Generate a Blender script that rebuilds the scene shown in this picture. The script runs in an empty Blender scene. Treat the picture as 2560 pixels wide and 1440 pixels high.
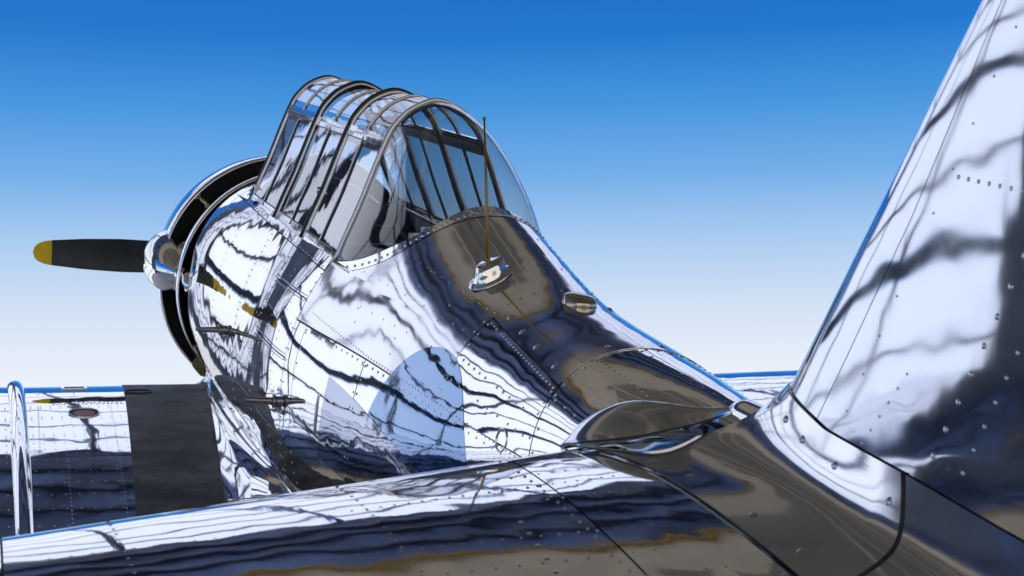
import bpy, bmesh, math, random
import numpy as np
from mathutils import Vector, Matrix, noise
random.seed(7)
R = math.radians
sc = bpy.context.scene
COL = sc.collection

# ------------------------------------------------------------------ camera, sky, sun, exposure
PITCH = R(11.6)                     # the aeroplane sits on its tail wheel, nose up
HUB_Z = 1.926                       # height of the propeller hub origin above the ground
def to_world(p):
    c, s = math.cos(PITCH), math.sin(PITCH)
    return Vector((p[0]*c - p[2]*s, p[1], p[0]*s + p[2]*c + HUB_Z))
def dir_world(p):
    return to_world(p) - Vector((0, 0, HUB_Z))
cam_d = bpy.data.cameras.new('camera'); cam = bpy.data.objects.new('camera', cam_d); COL.objects.link(cam)
_ya, _pi, _ro = -0.329976, -0.123021, 0.048612
_f = Vector((math.cos(_pi)*math.cos(_ya), math.cos(_pi)*math.sin(_ya), math.sin(_pi)))
_r = _f.cross(Vector((0, 0, 1))).normalized(); _u = _r.cross(_f)
_r, _u = _r*math.cos(_ro) + _u*math.sin(_ro), _u*math.cos(_ro) - _r*math.sin(_ro)
_m = Matrix.Identity(4)
for _i, _v in enumerate((_r, _u, -_f)):
    _w = dir_world(_v)
    for _j in range(3): _m[_j][_i] = _w[_j]
_m.translation = to_world((-9.95485, 1.67888, 1.13732))
cam.matrix_world = _m
cam_d.sensor_width = 36; cam_d.lens = 3918.75/2560*36
cam_d.clip_start = 0.05; cam_d.clip_end = 5000
cam_d.dof.use_dof = True; cam_d.dof.focus_distance = 5.6; cam_d.dof.aperture_fstop = 9
sc.camera = cam

SUN_EL, SUN_AZ = R(46), R(34)     # azimuth counted from the nose, towards port
sd = Vector((math.cos(SUN_EL)*math.cos(SUN_AZ), math.cos(SUN_EL)*math.sin(SUN_AZ), math.sin(SUN_EL)))
sun_d = bpy.data.lights.new('sun', 'SUN'); sun_d.energy = 5.0; sun_d.angle = R(0.53); sun_d.color = (1, .96, .9)
sun = bpy.data.objects.new('sun', sun_d); COL.objects.link(sun)
sun.rotation_euler = sd.to_track_quat('Z', 'Y').to_euler(); sun.location = (0, 0, 30)

w = bpy.data.worlds.new('World'); sc.world = w; w.use_nodes = True
wn, wl = w.node_tree.nodes, w.node_tree.links
wn.clear()
wo = wn.new('ShaderNodeOutputWorld'); bg = wn.new('ShaderNodeBackground'); wl.new(bg.outputs[0], wo.inputs[0])
tc = wn.new('ShaderNodeTexCoord'); sp = wn.new('ShaderNodeSeparateXYZ'); wl.new(tc.outputs['Generated'], sp.inputs[0])
asn = wn.new('ShaderNodeMath'); asn.operation = 'ARCSINE'; wl.new(sp.outputs['Z'], asn.inputs[0])
mr = wn.new('ShaderNodeMapRange'); mr.inputs['From Min'].default_value = 0; mr.inputs['From Max'].default_value = R(90)
wl.new(asn.outputs[0], mr.inputs['Value'])
rmp = wn.new('ShaderNodeValToRGB'); wl.new(mr.outputs[0], rmp.inputs[0])
def lin(r, g, b):
    f = lambda c: (c/255/12.92) if c/255 <= .04045 else ((c/255+.055)/1.055)**2.4
    return (f(r), f(g), f(b), 1)
SKY = [(0, (243, 248, 254)), (1.2, (233, 241, 253)), (3.2, (212, 227, 248)), (5.6, (170, 205, 243)), (8, (114, 175, 235)),
       (10.5, (66, 150, 224)), (13, (26, 120, 209)), (15.5, (20, 104, 200)), (25, (22, 98, 188)), (45, (18, 80, 165)), (90, (14, 64, 142))]
el = rmp.color_ramp.elements
while len(el) > 1: el.remove(el[-1])
el[0].position = 0; el[0].color = lin(*SKY[0][1])
for d_, c_ in SKY[1:]:
    e_ = el.new(d_/90); e_.color = lin(*c_)
nish = wn.new('ShaderNodeTexSky'); nish.sky_type = 'NISHITA'; nish.sun_disc = False
nish.sun_elevation = SUN_EL; nish.sun_rotation = math.pi/2 - SUN_AZ; nish.air_density = 1.0; nish.dust_density = 1.0
nst = wn.new('ShaderNodeVectorMath'); nst.operation = 'SCALE'; nst.inputs['Scale'].default_value = .1
wl.new(nish.outputs[0], nst.inputs[0])
mx = wn.new('ShaderNodeMix'); mx.data_type = 'RGBA'; mx.inputs[0].default_value = .03
wl.new(rmp.outputs[0], mx.inputs[6]); wl.new(nst.outputs[0], mx.inputs[7])
wl.new(mx.outputs[2], bg.inputs[0]); bg.inputs[1].default_value = .80
vs = sc.view_settings; vs.view_transform = 'Standard'; vs.look = 'None'; vs.gamma = 1; vs.use_curve_mapping = False; vs.exposure = 0.3
sc.cycles.max_bounces = 14; sc.cycles.glossy_bounces = 8; sc.cycles.transparent_max_bounces = 32; sc.cycles.transmission_bounces = 8


# ------------------------------------------------------------------ materials
def new_mat(name):
    m = bpy.data.materials.new(name); m.use_nodes = True
    return m, m.node_tree.nodes, m.node_tree.links, m.node_tree.nodes['Principled BSDF']
def plain(name, col, rough=.5, metal=0., noise_amt=0., nscale=20., bump=0., spec=.5, coat=0.):
    m, n, l, b = new_mat(name)
    b.inputs['Base Color'].default_value = (*col, 1); b.inputs['Roughness'].default_value = rough
    b.inputs['Metallic'].default_value = metal; b.inputs['Specular IOR Level'].default_value = spec
    b.inputs['Coat Weight'].default_value = coat
    if noise_amt or bump:
        t = n.new('ShaderNodeTexCoord'); nz = n.new('ShaderNodeTexNoise'); nz.inputs['Scale'].default_value = nscale
        nz.inputs['Detail'].default_value = 6; l.new(t.outputs['Object'], nz.inputs['Vector'])
        if noise_amt:
            r = n.new('ShaderNodeMapRange'); r.inputs['To Min'].default_value = 1-noise_amt; r.inputs['To Max'].default_value = 1+noise_amt
            r.inputs['From Min'].default_value = .3; r.inputs['From Max'].default_value = .7
            l.new(nz.outputs['Fac'], r.inputs['Value'])
            v = n.new('ShaderNodeVectorMath'); v.operation = 'SCALE'; v.inputs[0].default_value = col
            l.new(r.outputs[0], v.inputs['Scale']); l.new(v.outputs[0], b.inputs['Base Color'])
        if bump:
            bp = n.new('ShaderNodeBump'); bp.inputs['Strength'].default_value = bump; bp.inputs['Distance'].default_value = .01
            l.new(nz.outputs['Fac'], bp.inputs['Height']); l.new(bp.outputs[0], b.inputs['Normal'])
    return m
def chrome(name, col=(.88, .89, .91), rough=.022, wob=.22, streak=.11, rvar=.035, stretch=(5, 30, 30)):
    """polished sheet metal: soft buffing streaks and haze patches break the mirror"""
    m, n, l, b = new_mat(name)
    b.inputs['Metallic'].default_value = 1
    t = n.new('ShaderNodeTexCoord')
    mp = n.new('ShaderNodeMapping'); mp.inputs['Scale'].default_value = stretch; l.new(t.outputs['Object'], mp.inputs['Vector'])
    n1 = n.new('ShaderNodeTexNoise'); n1.inputs['Scale'].default_value = 1; n1.inputs['Detail'].default_value = 2.5; l.new(mp.outputs[0], n1.inputs['Vector'])
    n2 = n.new('ShaderNodeTexNoise'); n2.inputs['Scale'].default_value = 7; n2.inputs['Detail'].default_value = 1.0; l.new(t.outputs['Object'], n2.inputs['Vector'])
    b1 = n.new('ShaderNodeBump'); b1.inputs['Strength'].default_value = streak; b1.inputs['Distance'].default_value = .0012; l.new(n1.outputs['Fac'], b1.inputs['Height'])
    b2 = n.new('ShaderNodeBump'); b2.inputs['Strength'].default_value = wob; b2.inputs['Distance'].default_value = .004
    l.new(n2.outputs['Fac'], b2.inputs['Height']); l.new(b1.outputs[0], b2.inputs['Normal']); l.new(b2.outputs[0], b.inputs['Normal'])
    n3 = n.new('ShaderNodeTexNoise'); n3.inputs['Scale'].default_value = 4; n3.inputs['Detail'].default_value = 8; n3.inputs['Roughness'].default_value = .65
    l.new(t.outputs['Object'], n3.inputs['Vector'])
    r = n.new('ShaderNodeMapRange'); r.inputs['From Min'].default_value = .35; r.inputs['From Max'].default_value = .75
    r.inputs['To Min'].default_value = rough; r.inputs['To Max'].default_value = rough+rvar
    l.new(n3.outputs['Fac'], r.inputs['Value']); l.new(r.outputs[0], b.inputs['Roughness'])
    r2 = n.new('ShaderNodeMapRange'); r2.inputs['From Min'].default_value = .3; r2.inputs['From Max'].default_value = .7
    r2.inputs['To Min'].default_value = .96; r2.inputs['To Max'].default_value = 1.03
    l.new(n3.outputs['Fac'], r2.inputs['Value'])
    v = n.new('ShaderNodeVectorMath'); v.operation = 'SCALE'; v.inputs[0].default_value = col
    l.new(r2.outputs[0], v.inputs['Scale']); l.new(v.outputs[0], b.inputs['Base Color'])
    return m
M = {}
M['skin'] = chrome('polished_aluminium')
M['skin_v'] = chrome('polished_aluminium_upright_grain', stretch=(30, 30, 5), streak=.07)
M['skin_soft'] = chrome('polished_aluminium_hazed', col=(.80, .82, .87), rough=.05, rvar=.08, wob=.28, streak=.12)
M['skin_fin'] = chrome('polished_aluminium_fin', col=(.70, .74, .81), rough=.04, rvar=.06, wob=.3, streak=.04, stretch=(22, 22, 4))
M['chrome'] = chrome('bright_trim', col=(.9, .91, .93), rough=.03, wob=.1, streak=.1, rvar=.03)
M['framemetal'] = plain('frame_aluminium', (.88, .90, .94), .2, .8, noise_amt=.06)
M['peg'] = plain('peg_metal', (.30, .31, .34), .32, .9)
M['rivet'] = plain('rivet_metal', (.78, .79, .82), .16, 1)
M['under'] = plain('inner_structure', (.03, .032, .035), .6)
M['dark'] = plain('black_seal', (.022, .022, .024), .38, noise_amt=.3)
M['darkin'] = plain('dark_interior_paint', (.02, .028, .045), .45)
M['frame_in'] = plain('inner_frame_paint', (.035, .045, .06), .4)
m, n, l, b = new_mat('walkway_grit'); M['walk'] = m
b.inputs['Roughness'].default_value = .5
_t = n.new('ShaderNodeTexCoord'); _n1 = n.new('ShaderNodeTexNoise'); _n1.inputs['Scale'].default_value = 3.2; _n1.inputs['Detail'].default_value = 9; _n1.inputs['Roughness'].default_value = .7
_n2 = n.new('ShaderNodeTexNoise'); _n2.inputs['Scale'].default_value = 160; _n2.inputs['Detail'].default_value = 2
_mp = n.new('ShaderNodeMapping'); _mp.inputs['Scale'].default_value = (1.6, .7, 1); l.new(_t.outputs['Object'], _mp.inputs[0]); l.new(_mp.outputs[0], _n1.inputs[0]); l.new(_t.outputs['Object'], _n2.inputs[0])
_r = n.new('ShaderNodeValToRGB'); _e = _r.color_ramp.elements; _e[0].position = .41; _e[0].color = (.012, .014, .021, 1); _e[1].position = .62; _e[1].color = (.13, .135, .155, 1)
l.new(_n1.outputs['Fac'], _r.inputs[0])
_mm = n.new('ShaderNodeMix'); _mm.data_type = 'RGBA'; _mm.blend_type = 'MULTIPLY'; _mm.inputs[0].default_value = .7
_r2 = n.new('ShaderNodeValToRGB'); _r2.color_ramp.elements[0].position = .35; _r2.color_ramp.elements[0].color = (.35, .35, .35, 1); _r2.color_ramp.elements[1].position = .65; _r2.color_ramp.elements[1].color = (1.3, 1.3, 1.3, 1)
l.new(_n2.outputs['Fac'], _r2.inputs[0]); l.new(_r.outputs[0], _mm.inputs[6]); l.new(_r2.outputs[0], _mm.inputs[7]); l.new(_mm.outputs[2], b.inputs['Base Color'])
_b = n.new('ShaderNodeBump'); _b.inputs['Strength'].default_value = .5; _b.inputs['Distance'].default_value = .004; l.new(_n2.outputs['Fac'], _b.inputs['Height']); l.new(_b.outputs[0], b.inputs['Normal'])
M['blade'] = plain('blade_black', (.035, .042, .056), .42, noise_amt=.25, nscale=9)
M['yellow'] = plain('blade_yellow', (.98, .69, .004), .42, noise_amt=.1)
M['brass'] = plain('antenna_brass', (.30, .20, .035), .35, .8)
M['bronze'] = plain('lamp_lens_tint', (.52, .47, .36), .12, .9)
M['rubber'] = plain('tyre_rubber', (.03, .03, .03), .8, bump=.2)
M['red'] = plain('red_tank_paint', (.28, .01, .012), .4)
M['olive'] = plain('zinc_chromate', (.16, .15, .03), .5)
M['stencil'] = plain('stencil_ink', (.06, .06, .07), .6)
M['disc'] = chrome('blue_insignia_gloss', col=(.22, .34, .54), rough=.03, wob=.35, streak=.3, rvar=.03)
M['bar'] = chrome('pale_insignia_gloss', col=(.44, .48, .57), rough=.03, wob=.35, streak=.3, rvar=.03)
def glass_mat(name, tint=(.96, .98, 1), refl=1.0):
    m = bpy.data.materials.new(name); m.use_nodes = True; n, l = m.node_tree.nodes, m.node_tree.links; n.clear()
    o = n.new('ShaderNodeOutputMaterial'); tr = n.new('ShaderNodeBsdfTransparent'); tr.inputs[0].default_value = (*tint, 1)
    gl = n.new('ShaderNodeBsdfGlossy'); gl.inputs['Roughness'].default_value = .015; gl.inputs[0].default_value = (.98, .99, 1, 1)
    ge = n.new('ShaderNodeNewGeometry'); dt = n.new('ShaderNodeVectorMath'); dt.operation = 'DOT_PRODUCT'
    l.new(ge.outputs['Incoming'], dt.inputs[0]); l.new(ge.outputs['Normal'], dt.inputs[1])
    ab = n.new('ShaderNodeMath'); ab.operation = 'ABSOLUTE'; l.new(dt.outputs['Value'], ab.inputs[0])
    om = n.new('ShaderNodeMath'); om.operation = 'SUBTRACT'; om.inputs[0].default_value = 1; l.new(ab.outputs[0], om.inputs[1])
    pw = n.new('ShaderNodeMath'); pw.operation = 'POWER'; pw.inputs[1].default_value = 5; l.new(om.outputs[0], pw.inputs[0])
    mu = n.new('ShaderNodeMath'); mu.operation = 'MULTIPLY_ADD'; mu.inputs[1].default_value = .93*refl; mu.inputs[2].default_value = .055*refl; mu.use_clamp = True
    l.new(pw.outputs[0], mu.inputs[0])
    t = n.new('ShaderNodeTexCoord'); nz = n.new('ShaderNodeTexNoise'); nz.inputs['Scale'].default_value = 9; l.new(t.outputs['Object'], nz.inputs[0])
    bp = n.new('ShaderNodeBump'); bp.inputs['Strength'].default_value = .08; bp.inputs['Distance'].default_value = .002; l.new(nz.outputs['Fac'], bp.inputs['Height'])
    l.new(bp.outputs[0], gl.inputs['Normal'])
    mix = n.new('ShaderNodeMixShader'); l.new(mu.outputs[0], mix.inputs[0])
    l.new(tr.outputs[0], mix.inputs[1]); l.new(gl.outputs[0], mix.inputs[2]); l.new(mix.outputs[0], o.inputs[0])
    return m
M['glass'] = glass_mat('canopy_glass', refl=1.9)
M['glass_top'] = glass_mat('canopy_glass_clear', refl=1.0)
M['lining'] = plain('cockpit_lining', (.74, .78, .84), .6, noise_amt=.15, nscale=5)

# ------------------------------------------------------------------ mesh helpers
OFF = None
def tag(o, label=None, cat=None, group=None, kind=None):
    if label: o['label'] = label
    if cat: o['category'] = cat
    if group: o['group'] = group
    if kind: o['kind'] = kind
    return o
def link(name, me, parent=None, level=1):
    o = bpy.data.objects.new(name, me); COL.objects.link(o)
    if parent is not None:
        o.parent = parent
        if level == 1: o.location = OFF
    return o
def mesh(name, v, f, mat, parent=None, level=1, smooth=True):
    me = bpy.data.meshes.new(name); me.from_pydata([tuple(map(float, q)) for q in v], [], f); me.update()
    if smooth: me.polygons.foreach_set('use_smooth', [True]*len(me.polygons))
    for mm in (mat if isinstance(mat, (list, tuple)) else [mat]): me.materials.append(mm)
    return link(name, me, parent, level)
def part(name, v, f, mat, parent, smooth=True): return mesh(name, v, f, mat, parent, 1, smooth)
def sub(name, v, f, mat, parent, smooth=True): return mesh(name, v, f, mat, parent, 2, smooth)
class MB:
    def __init__(s): s.v = []; s.f = []
    def add(s, v, f):
        b = len(s.v); s.v += [tuple(q) for q in v]; s.f += [tuple(i+b for i in q) for q in f]; return s
    def box(s, c, d, rot=None):
        c = Vector(c); vs_ = []
        for x in (-1, 1):
            for y in (-1, 1):
                for z in (-1, 1):
                    q = Vector((x*d[0]/2, y*d[1]/2, z*d[2]/2)); vs_.append(c + (rot @ q if rot else q))
        return s.add(vs_, [(0,1,3,2),(4,6,7,5),(0,4,5,1),(2,3,7,6),(0,2,6,4),(1,5,7,3)])
    def tube(s, path, r, seg=8, caps=True):
        path = [Vector(p) for p in path]; n = len(path); rr = r if isinstance(r, (list, tuple)) else [r]*n
        up = Vector((0, 0, 1)); vs_ = []; fs = []; prev = None
        for i, p in enumerate(path):
            t = (path[min(i+1, n-1)] - path[max(i-1, 0)]).normalized()
            a = (prev - t*prev.dot(t)) if prev else (up.cross(t) if abs(t.z) < .95 else Vector((1, 0, 0)).cross(t))
            a.normalize(); b = t.cross(a); prev = a
            for k in range(seg):
                q = 2*math.pi*k/seg; vs_.append(p + (a*math.cos(q) + b*math.sin(q))*rr[i])
        for i in range(n-1):
            for k in range(seg):
                k2 = (k+1) % seg; fs.append((i*seg+k, i*seg+k2, (i+1)*seg+k2, (i+1)*seg+k))
        if caps: fs += [tuple(range(seg))[::-1], tuple((n-1)*seg+k for k in range(seg))]
        return s.add(vs_, fs)
    def rev(s, prof, seg=48, c=(0, 0), ax='x', a0=0, a1=2*math.pi):
        """surface of revolution about an axis parallel to x; prof = [(x, r)]"""
        vs_ = []; fs = []; full = abs(a1-a0-2*math.pi) < 1e-6; m_ = seg if full else seg+1
        for x, r in prof:
            for k in range(m_):
                a = a0 + (a1-a0)*k/seg; vs_.append((x, c[0]+r*math.cos(a), c[1]+r*math.sin(a)))
        for i in range(len(prof)-1):
            for k in range(seg):
                k2 = (k+1) % m_ if full else k+1
                fs.append((i*m_+k, i*m_+k2, (i+1)*m_+k2, (i+1)*m_+k))
        return s.add(vs_, fs)
    def rivet(s, p, n, r=.0045, h=.0022):
        p = Vector(p); n = Vector(n).normalized(); a = n.orthogonal().normalized(); b = n.cross(a); vs_ = []
        for rr, hh in ((r, -.0006), (r*.72, h*.7)):
            for k in range(6):
                q = math.pi*k/3; vs_.append(p + (a*math.cos(q)+b*math.sin(q))*rr + n*hh)
        vs_.append(p + n*h); fs = [(k, (k+1) % 6, 6+(k+1) % 6, 6+k) for k in range(6)] + [(6+k, 6+(k+1) % 6, 12) for k in range(6)]
        return s.add(vs_, fs)
    def part(s, name, mat, parent, smooth=True): return part(name, s.v, s.f, mat, parent, smooth)
    def sub(s, name, mat, parent, smooth=True): return sub(name, s.v, s.f, mat, parent, smooth)
def canning(P, amp=1.0):
    """the slight unevenness of hand-beaten sheet between its stringers"""
    q = Vector(P)
    return amp*(.0008*noise.noise(q*2.6) + .00055*noise.noise(q*6.5+Vector((3, 7, 1))) + .00018*noise.noise(q*15+Vector((9, 2, 4))))
def grid_normals(G, ref=None):
    du = np.gradient(G, axis=0); dv = np.gradient(G, axis=1); n = np.cross(du, dv)
    n /= np.maximum(np.linalg.norm(n, axis=2, keepdims=True), 1e-12)
    if ref is not None:
        c = n[n.shape[0]//2, n.shape[1]//2]
        if c @ np.array(ref, float) < 0: n = -n
    return n
def patch(name, S, nu, nv, mat, parent, ref, off=.002, skirt=.005, amp=1.0, level=2, mb=None):
    """sheet over S(u, v), lifted by off, with turned-in edges"""
    G = np.array([[S(i/nu, j/nv) for j in range(nv+1)] for i in range(nu+1)], float)
    N = grid_normals(G, ref)
    if amp:
        D = np.array([[canning(G[i, j], amp) for j in range(nv+1)] for i in range(nu+1)])
    else: D = np.zeros((nu+1, nv+1))
    if amp and min(nu, nv) >= 8:
        rs = random.Random(name+str(len(bpy.data.objects))); UU, VV = np.meshgrid(np.linspace(-1, 1, nu+1), np.linspace(-1, 1, nv+1), indexing='ij')
        ext = min(np.linalg.norm(G[nu//2, 0]-G[nu//2, -1]), np.linalg.norm(G[0, nv//2]-G[-1, nv//2])); q = min(1, ext/.5)*min(1, amp)
        D = D + q*(rs.gauss(.0006, .0006)*(1-UU**2)*(1-VV**2) + rs.gauss(0, .0005)*UU + rs.gauss(0, .0005)*VV)
    T = G + N*(off + D)[:, :, None]
    v = [tuple(T[i, j]) for i in range(nu+1) for j in range(nv+1)]
    flip = np.cross(G[nu//2+1, nv//2]-G[nu//2, nv//2], G[nu//2, nv//2+1]-G[nu//2, nv//2]) @ N[nu//2, nv//2] < 0
    f = []
    for i in range(nu):
        for j in range(nv):
            q = (i*(nv+1)+j, (i+1)*(nv+1)+j, (i+1)*(nv+1)+j+1, i*(nv+1)+j+1); f.append(q[::-1] if flip else q)
    if skirt:
        ring = [(i, 0) for i in range(nu)] + [(nu, j) for j in range(nv)] + [(i, nv) for i in range(nu, 0, -1)] + [(0, j) for j in range(nv, 0, -1)]
        b = len(v); k = len(ring)
        for (i, j) in ring: v.append(tuple(T[i, j]))
        for (i, j) in ring: v.append(tuple(T[i, j] - N[i, j]*skirt))
        for q in range(k):
            q2 = (q+1) % k; fc = (b+q, b+k+q, b+k+q2, b+q2); f.append(fc[::-1] if flip else fc)
    return mesh(name, v, f, mat, parent, level)
def cat(pts, n):
    """Catmull-Rom through the points"""
    P = [np.array(p, float) for p in pts]; P = [2*P[0]-P[1]] + P + [2*P[-1]-P[-2]]; out = []
    m_ = len(P)-3
    for k in range(n+1):
        t = k/n*m_; i = min(int(t), m_-1); t -= i; a, b, c, d = P[i:i+4]
        out.append(.5*((2*b)+(c-a)*t+(2*a-5*b+4*c-d)*t*t+(3*b-a-3*c+d)*t**3))
    return out
def bez(a, b, c, t): return (1-t)**2*np.array(a) + 2*t*(1-t)*np.array(b) + t*t*np.array(c)
def lerp(a, b, t): return a + (b-a)*t

# ---- fuselage surface: radius as an even Fourier series in the angle from the top, splined along the length
SEC = {
 -1.10: [(0,.63),(.3,.555),(.445,.445),(.545,.315),(.615,.1),(.622,-.05),(.58,-.25),(.47,-.44),(.3,-.57),(0,-.645)],
 -1.50: [(0,.66),(.25,.615),(.43,.50),(.515,.40),(.575,.28),(.62,.065),(.62,-.12),(.575,-.28),(.481,-.439),(.3,-.59),(0,-.67)],
 -2.03: [(0,.80),(.15,.75),(.28,.655),(.384,.542),(.475,.44),(.55,.31),(.6,.12),(.61,-.08),(.575,-.3),(.48,-.5),(.3,-.63),(0,-.70)],
 -3.35: [(0,.86),(.14,.80),(.27,.65),(.375,.49),(.42,.405),(.482,.302),(.538,.164),(.568,.008),(.58,-.147),(.571,-.288),(.48,-.5),(.3,-.63),(0,-.69)],
 -4.054:[(0,.90),(.12,.85),(.25,.69),(.382,.467),(.439,.392),(.484,.33),(.534,.206),(.561,.081),(.577,-.075),(.572,-.233),(.54,-.4),(.43,-.55),(.25,-.64),(0,-.67)],
 -4.73: [(0,.745),(.12,.712),(.23,.615),(.315,.49),(.385,.345),(.43,.205),(.468,.07),(.485,-.1),(.475,-.25),(.41,-.42),(.25,-.55),(0,-.6)],
 -5.48: [(0,.547),(.117,.52),(.196,.475),(.284,.39),(.338,.300),(.378,.218),(.41,.08),(.415,-.08),(.37,-.25),(.26,-.37),(.14,-.42),(0,-.44)],
 -6.17: [(0,.475),(.06,.470),(.115,.455),(.18,.42),(.235,.37),(.28,.29),(.30,.17),(.3,.05),(.28,-.08),(.2,-.2),(.1,-.26),(0,-.28)],
 -6.90: [(0,.425),(.07,.408),(.125,.36),(.165,.29),(.19,.2),(.19,.1),(.17,.0),(.12,-.08),(0,-.13)],
 -7.90: [(0,.34),(.04,.32),(.06,.24),(.065,.15),(.05,.06),(0,.02)],
}
ZC = 0.10
NK = 8
_xs = np.array(sorted(SEC))
_co = []
for _x in _xs:
    pts_ = np.array(SEC[_x], float)
    # densify the polyline evenly in angle so the fit is balanced
    ph = np.arctan2(pts_[:,0], pts_[:,1]-ZC); rr = np.hypot(pts_[:,0], pts_[:,1]-ZC)
    g = np.linspace(0, math.pi, 121)
    rg = np.interp(g, ph, rr)
    A = np.cos(np.outer(g, np.arange(NK+1)))
    c_ = np.linalg.lstsq(np.vstack([A, 1e-1*np.diag(np.arange(NK+1)**1.5*.3)]), np.concatenate([rg, np.zeros(NK+1)]), rcond=None)[0]
    _co.append(c_)
_co = np.array(_co)
def _nspline(x, y):
    n = len(x); h = np.diff(x); A = np.eye(n); b = np.zeros_like(y)
    for i in range(1, n-1):
        A[i,i-1] = h[i-1]; A[i,i] = 2*(h[i-1]+h[i]); A[i,i+1] = h[i]
        b[i] = 6*((y[i+1]-y[i])/h[i]-(y[i]-y[i-1])/h[i-1])
    return np.linalg.solve(A, b)
_M = _nspline(_xs, _co)
def coef(x):
    i = int(np.clip(np.searchsorted(_xs, x)-1, 0, len(_xs)-2)); h = _xs[i+1]-_xs[i]
    a = (_xs[i+1]-x)/h; b = (x-_xs[i])/h
    return a*_co[i]+b*_co[i+1]+((a**3-a)*_M[i]+(b**3-b)*_M[i+1])*h*h/6
_K = np.arange(NK+1)
def fr(x, ph): return float(coef(x) @ np.cos(_K*ph))
def fpt(x, ph, off=0.0):
    r = fr(x, ph); p = np.array([x, r*math.sin(ph), ZC+r*math.cos(ph)])
    if off:
        p = p + off*fnor(x, ph)
    return p
def fnor(x, ph):
    e = 1e-3
    a = fpt(x+e, ph)-fpt(x-e, ph); b = fpt(x, ph+e)-fpt(x, ph-e)
    n = np.cross(b, a); n /= np.linalg.norm(n)
    c = fpt(x, ph)-np.array([x, 0, ZC])
    return n if n @ c > 0 else -n

# ------------------------------------------------------------------ the aeroplane
BASE = np.array([-1.2, 0, -1.72])
OFF = Vector(-BASE)
plane = bpy.data.objects.new('airplane', None); COL.objects.link(plane)
plane.location = to_world(BASE); plane.rotation_euler = (0, -PITCH, 0)
tag(plane, 'polished silver vintage trainer aeroplane with long glazed canopy, parked nose-up on its tail wheel', 'airplane')

def even_fit(ph, xs, deg=4):
    ph = np.radians(ph); A = np.array([[q**(2*k) for k in range(deg+1)] for q in ph])
    return np.linalg.lstsq(A, np.array(xs), rcond=None)[0]
_ce = even_fit([0, 6, 12, 23, 33.8, 41.1, 44.2, 46.8], [-4.737, -4.737, -4.733, -4.68, -4.508, -4.338, -4.232, -4.097])
_cl = even_fit([0, 6, 13.6, 25.75, 36.96, 43, 46.66], [-4.826, -4.822, -4.795, -4.711, -4.566, -4.43, -4.32])
def edge(ph): return float(sum(c*abs(ph)**(2*k) for k, c in enumerate(_ce)))
def edge_low(ph):
    d = math.degrees(abs(ph))
    if d <= 46.62: return float(sum(c*abs(ph)**(2*k) for k, c in enumerate(_cl)))
    return float(np.interp(d, [46.62, 47.0, 180], [edge_low(R(46.6)), -4.062, -4.062]))
def zs(x): return .5423 + .0392*(x+2.029)
WS = .384
def ph_sill(x): return math.atan2(WS, zs(x)-ZC)
def ph_rail(x): return R(float(np.interp(-x, [1.4, 2.281, 2.93, 3.86, 4.06], [40.5, 44.3, 47.3, 51.4, 52.2])))

# --- fuselage: dark inner shell, bright skins over it
fu_v = []; fu_f = []
XS = np.linspace(-1.5, -7.85, 150); NP = 96
for x in XS:
    c_ = coef(x)
    for k in range(NP):
        ph = 2*math.pi*k/NP; r = float(c_ @ np.cos(_K*ph)) - .006
        fu_v.append((x, r*math.sin(ph), ZC+r*math.cos(ph)))
for i in range(len(XS)-1):
    xm = (XS[i]+XS[i+1])/2
    for k in range(NP):
        ph = 2*math.pi*(k+.5)/NP; ph = ph if ph <= math.pi else ph-2*math.pi; a = abs(ph)
        if -4.06 <= xm <= -2.03 and a < ph_sill(xm)+R(1.0): continue
        if -2.03 < xm < -1.75 and a < R(30): continue
        if xm < -4.06 and a < R(47) and xm > edge(a)-.015: continue
        k2 = (k+1) % NP; fu_f.append((i*NP+k, i*NP+k2, (i+1)*NP+k2, (i+1)*NP+k))
fuselage = part('fuselage', fu_v, fu_f, M['under'], plane)

def skin(xa, xb, pa, pb, nx=None, npn=None, order='phi', mat='skin', gap=.0022, amp=1.0, off=.002, name='skin_panel', skirt=.005, parent=None):
    """panel of the fuselage skin; bounds are numbers or functions of the other coordinate (angles in radians)"""
    g = lambda b, q: b(q) if callable(b) else b
    xm_a, xm_b = g(xa, .9), g(xb, .9)
    if order == 'phi':
        p0, p1 = pa, pb
        gp = gap/.45
        def S(u, v):
            ph = lerp(p0+gp, p1-gp, v); a, b = g(xa, ph)-gap, g(xb, ph)+gap
            return fpt(lerp(a, b, u), ph)
        lx = abs(xm_b-xm_a); lp = abs(p1-p0)*.45; pm = (p0+p1)/2
        ref = fnor((g(xa, pm)+g(xb, pm))/2, pm)
    else:
        def S(u, v):
            x = lerp(xa-gap, xb+gap, u); a, b = g(pa, x), g(pb, x); gp = gap/.45
            return fpt(x, lerp(a+gp, b-gp, v))
        xm = (xa+xb)/2; lx = abs(xb-xa); lp = abs(g(pb, xm)-g(pa, xm))*.45; ref = fnor(xm, (g(pa, xm)+g(pb, xm))/2)
    nx = nx or max(4, int(lx/.022)); npn = npn or max(4, int(lp/.022))
    return patch(name, S, nx, npn, M[mat], parent or fuselage, ref, off, skirt, amp)
D = R
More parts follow.
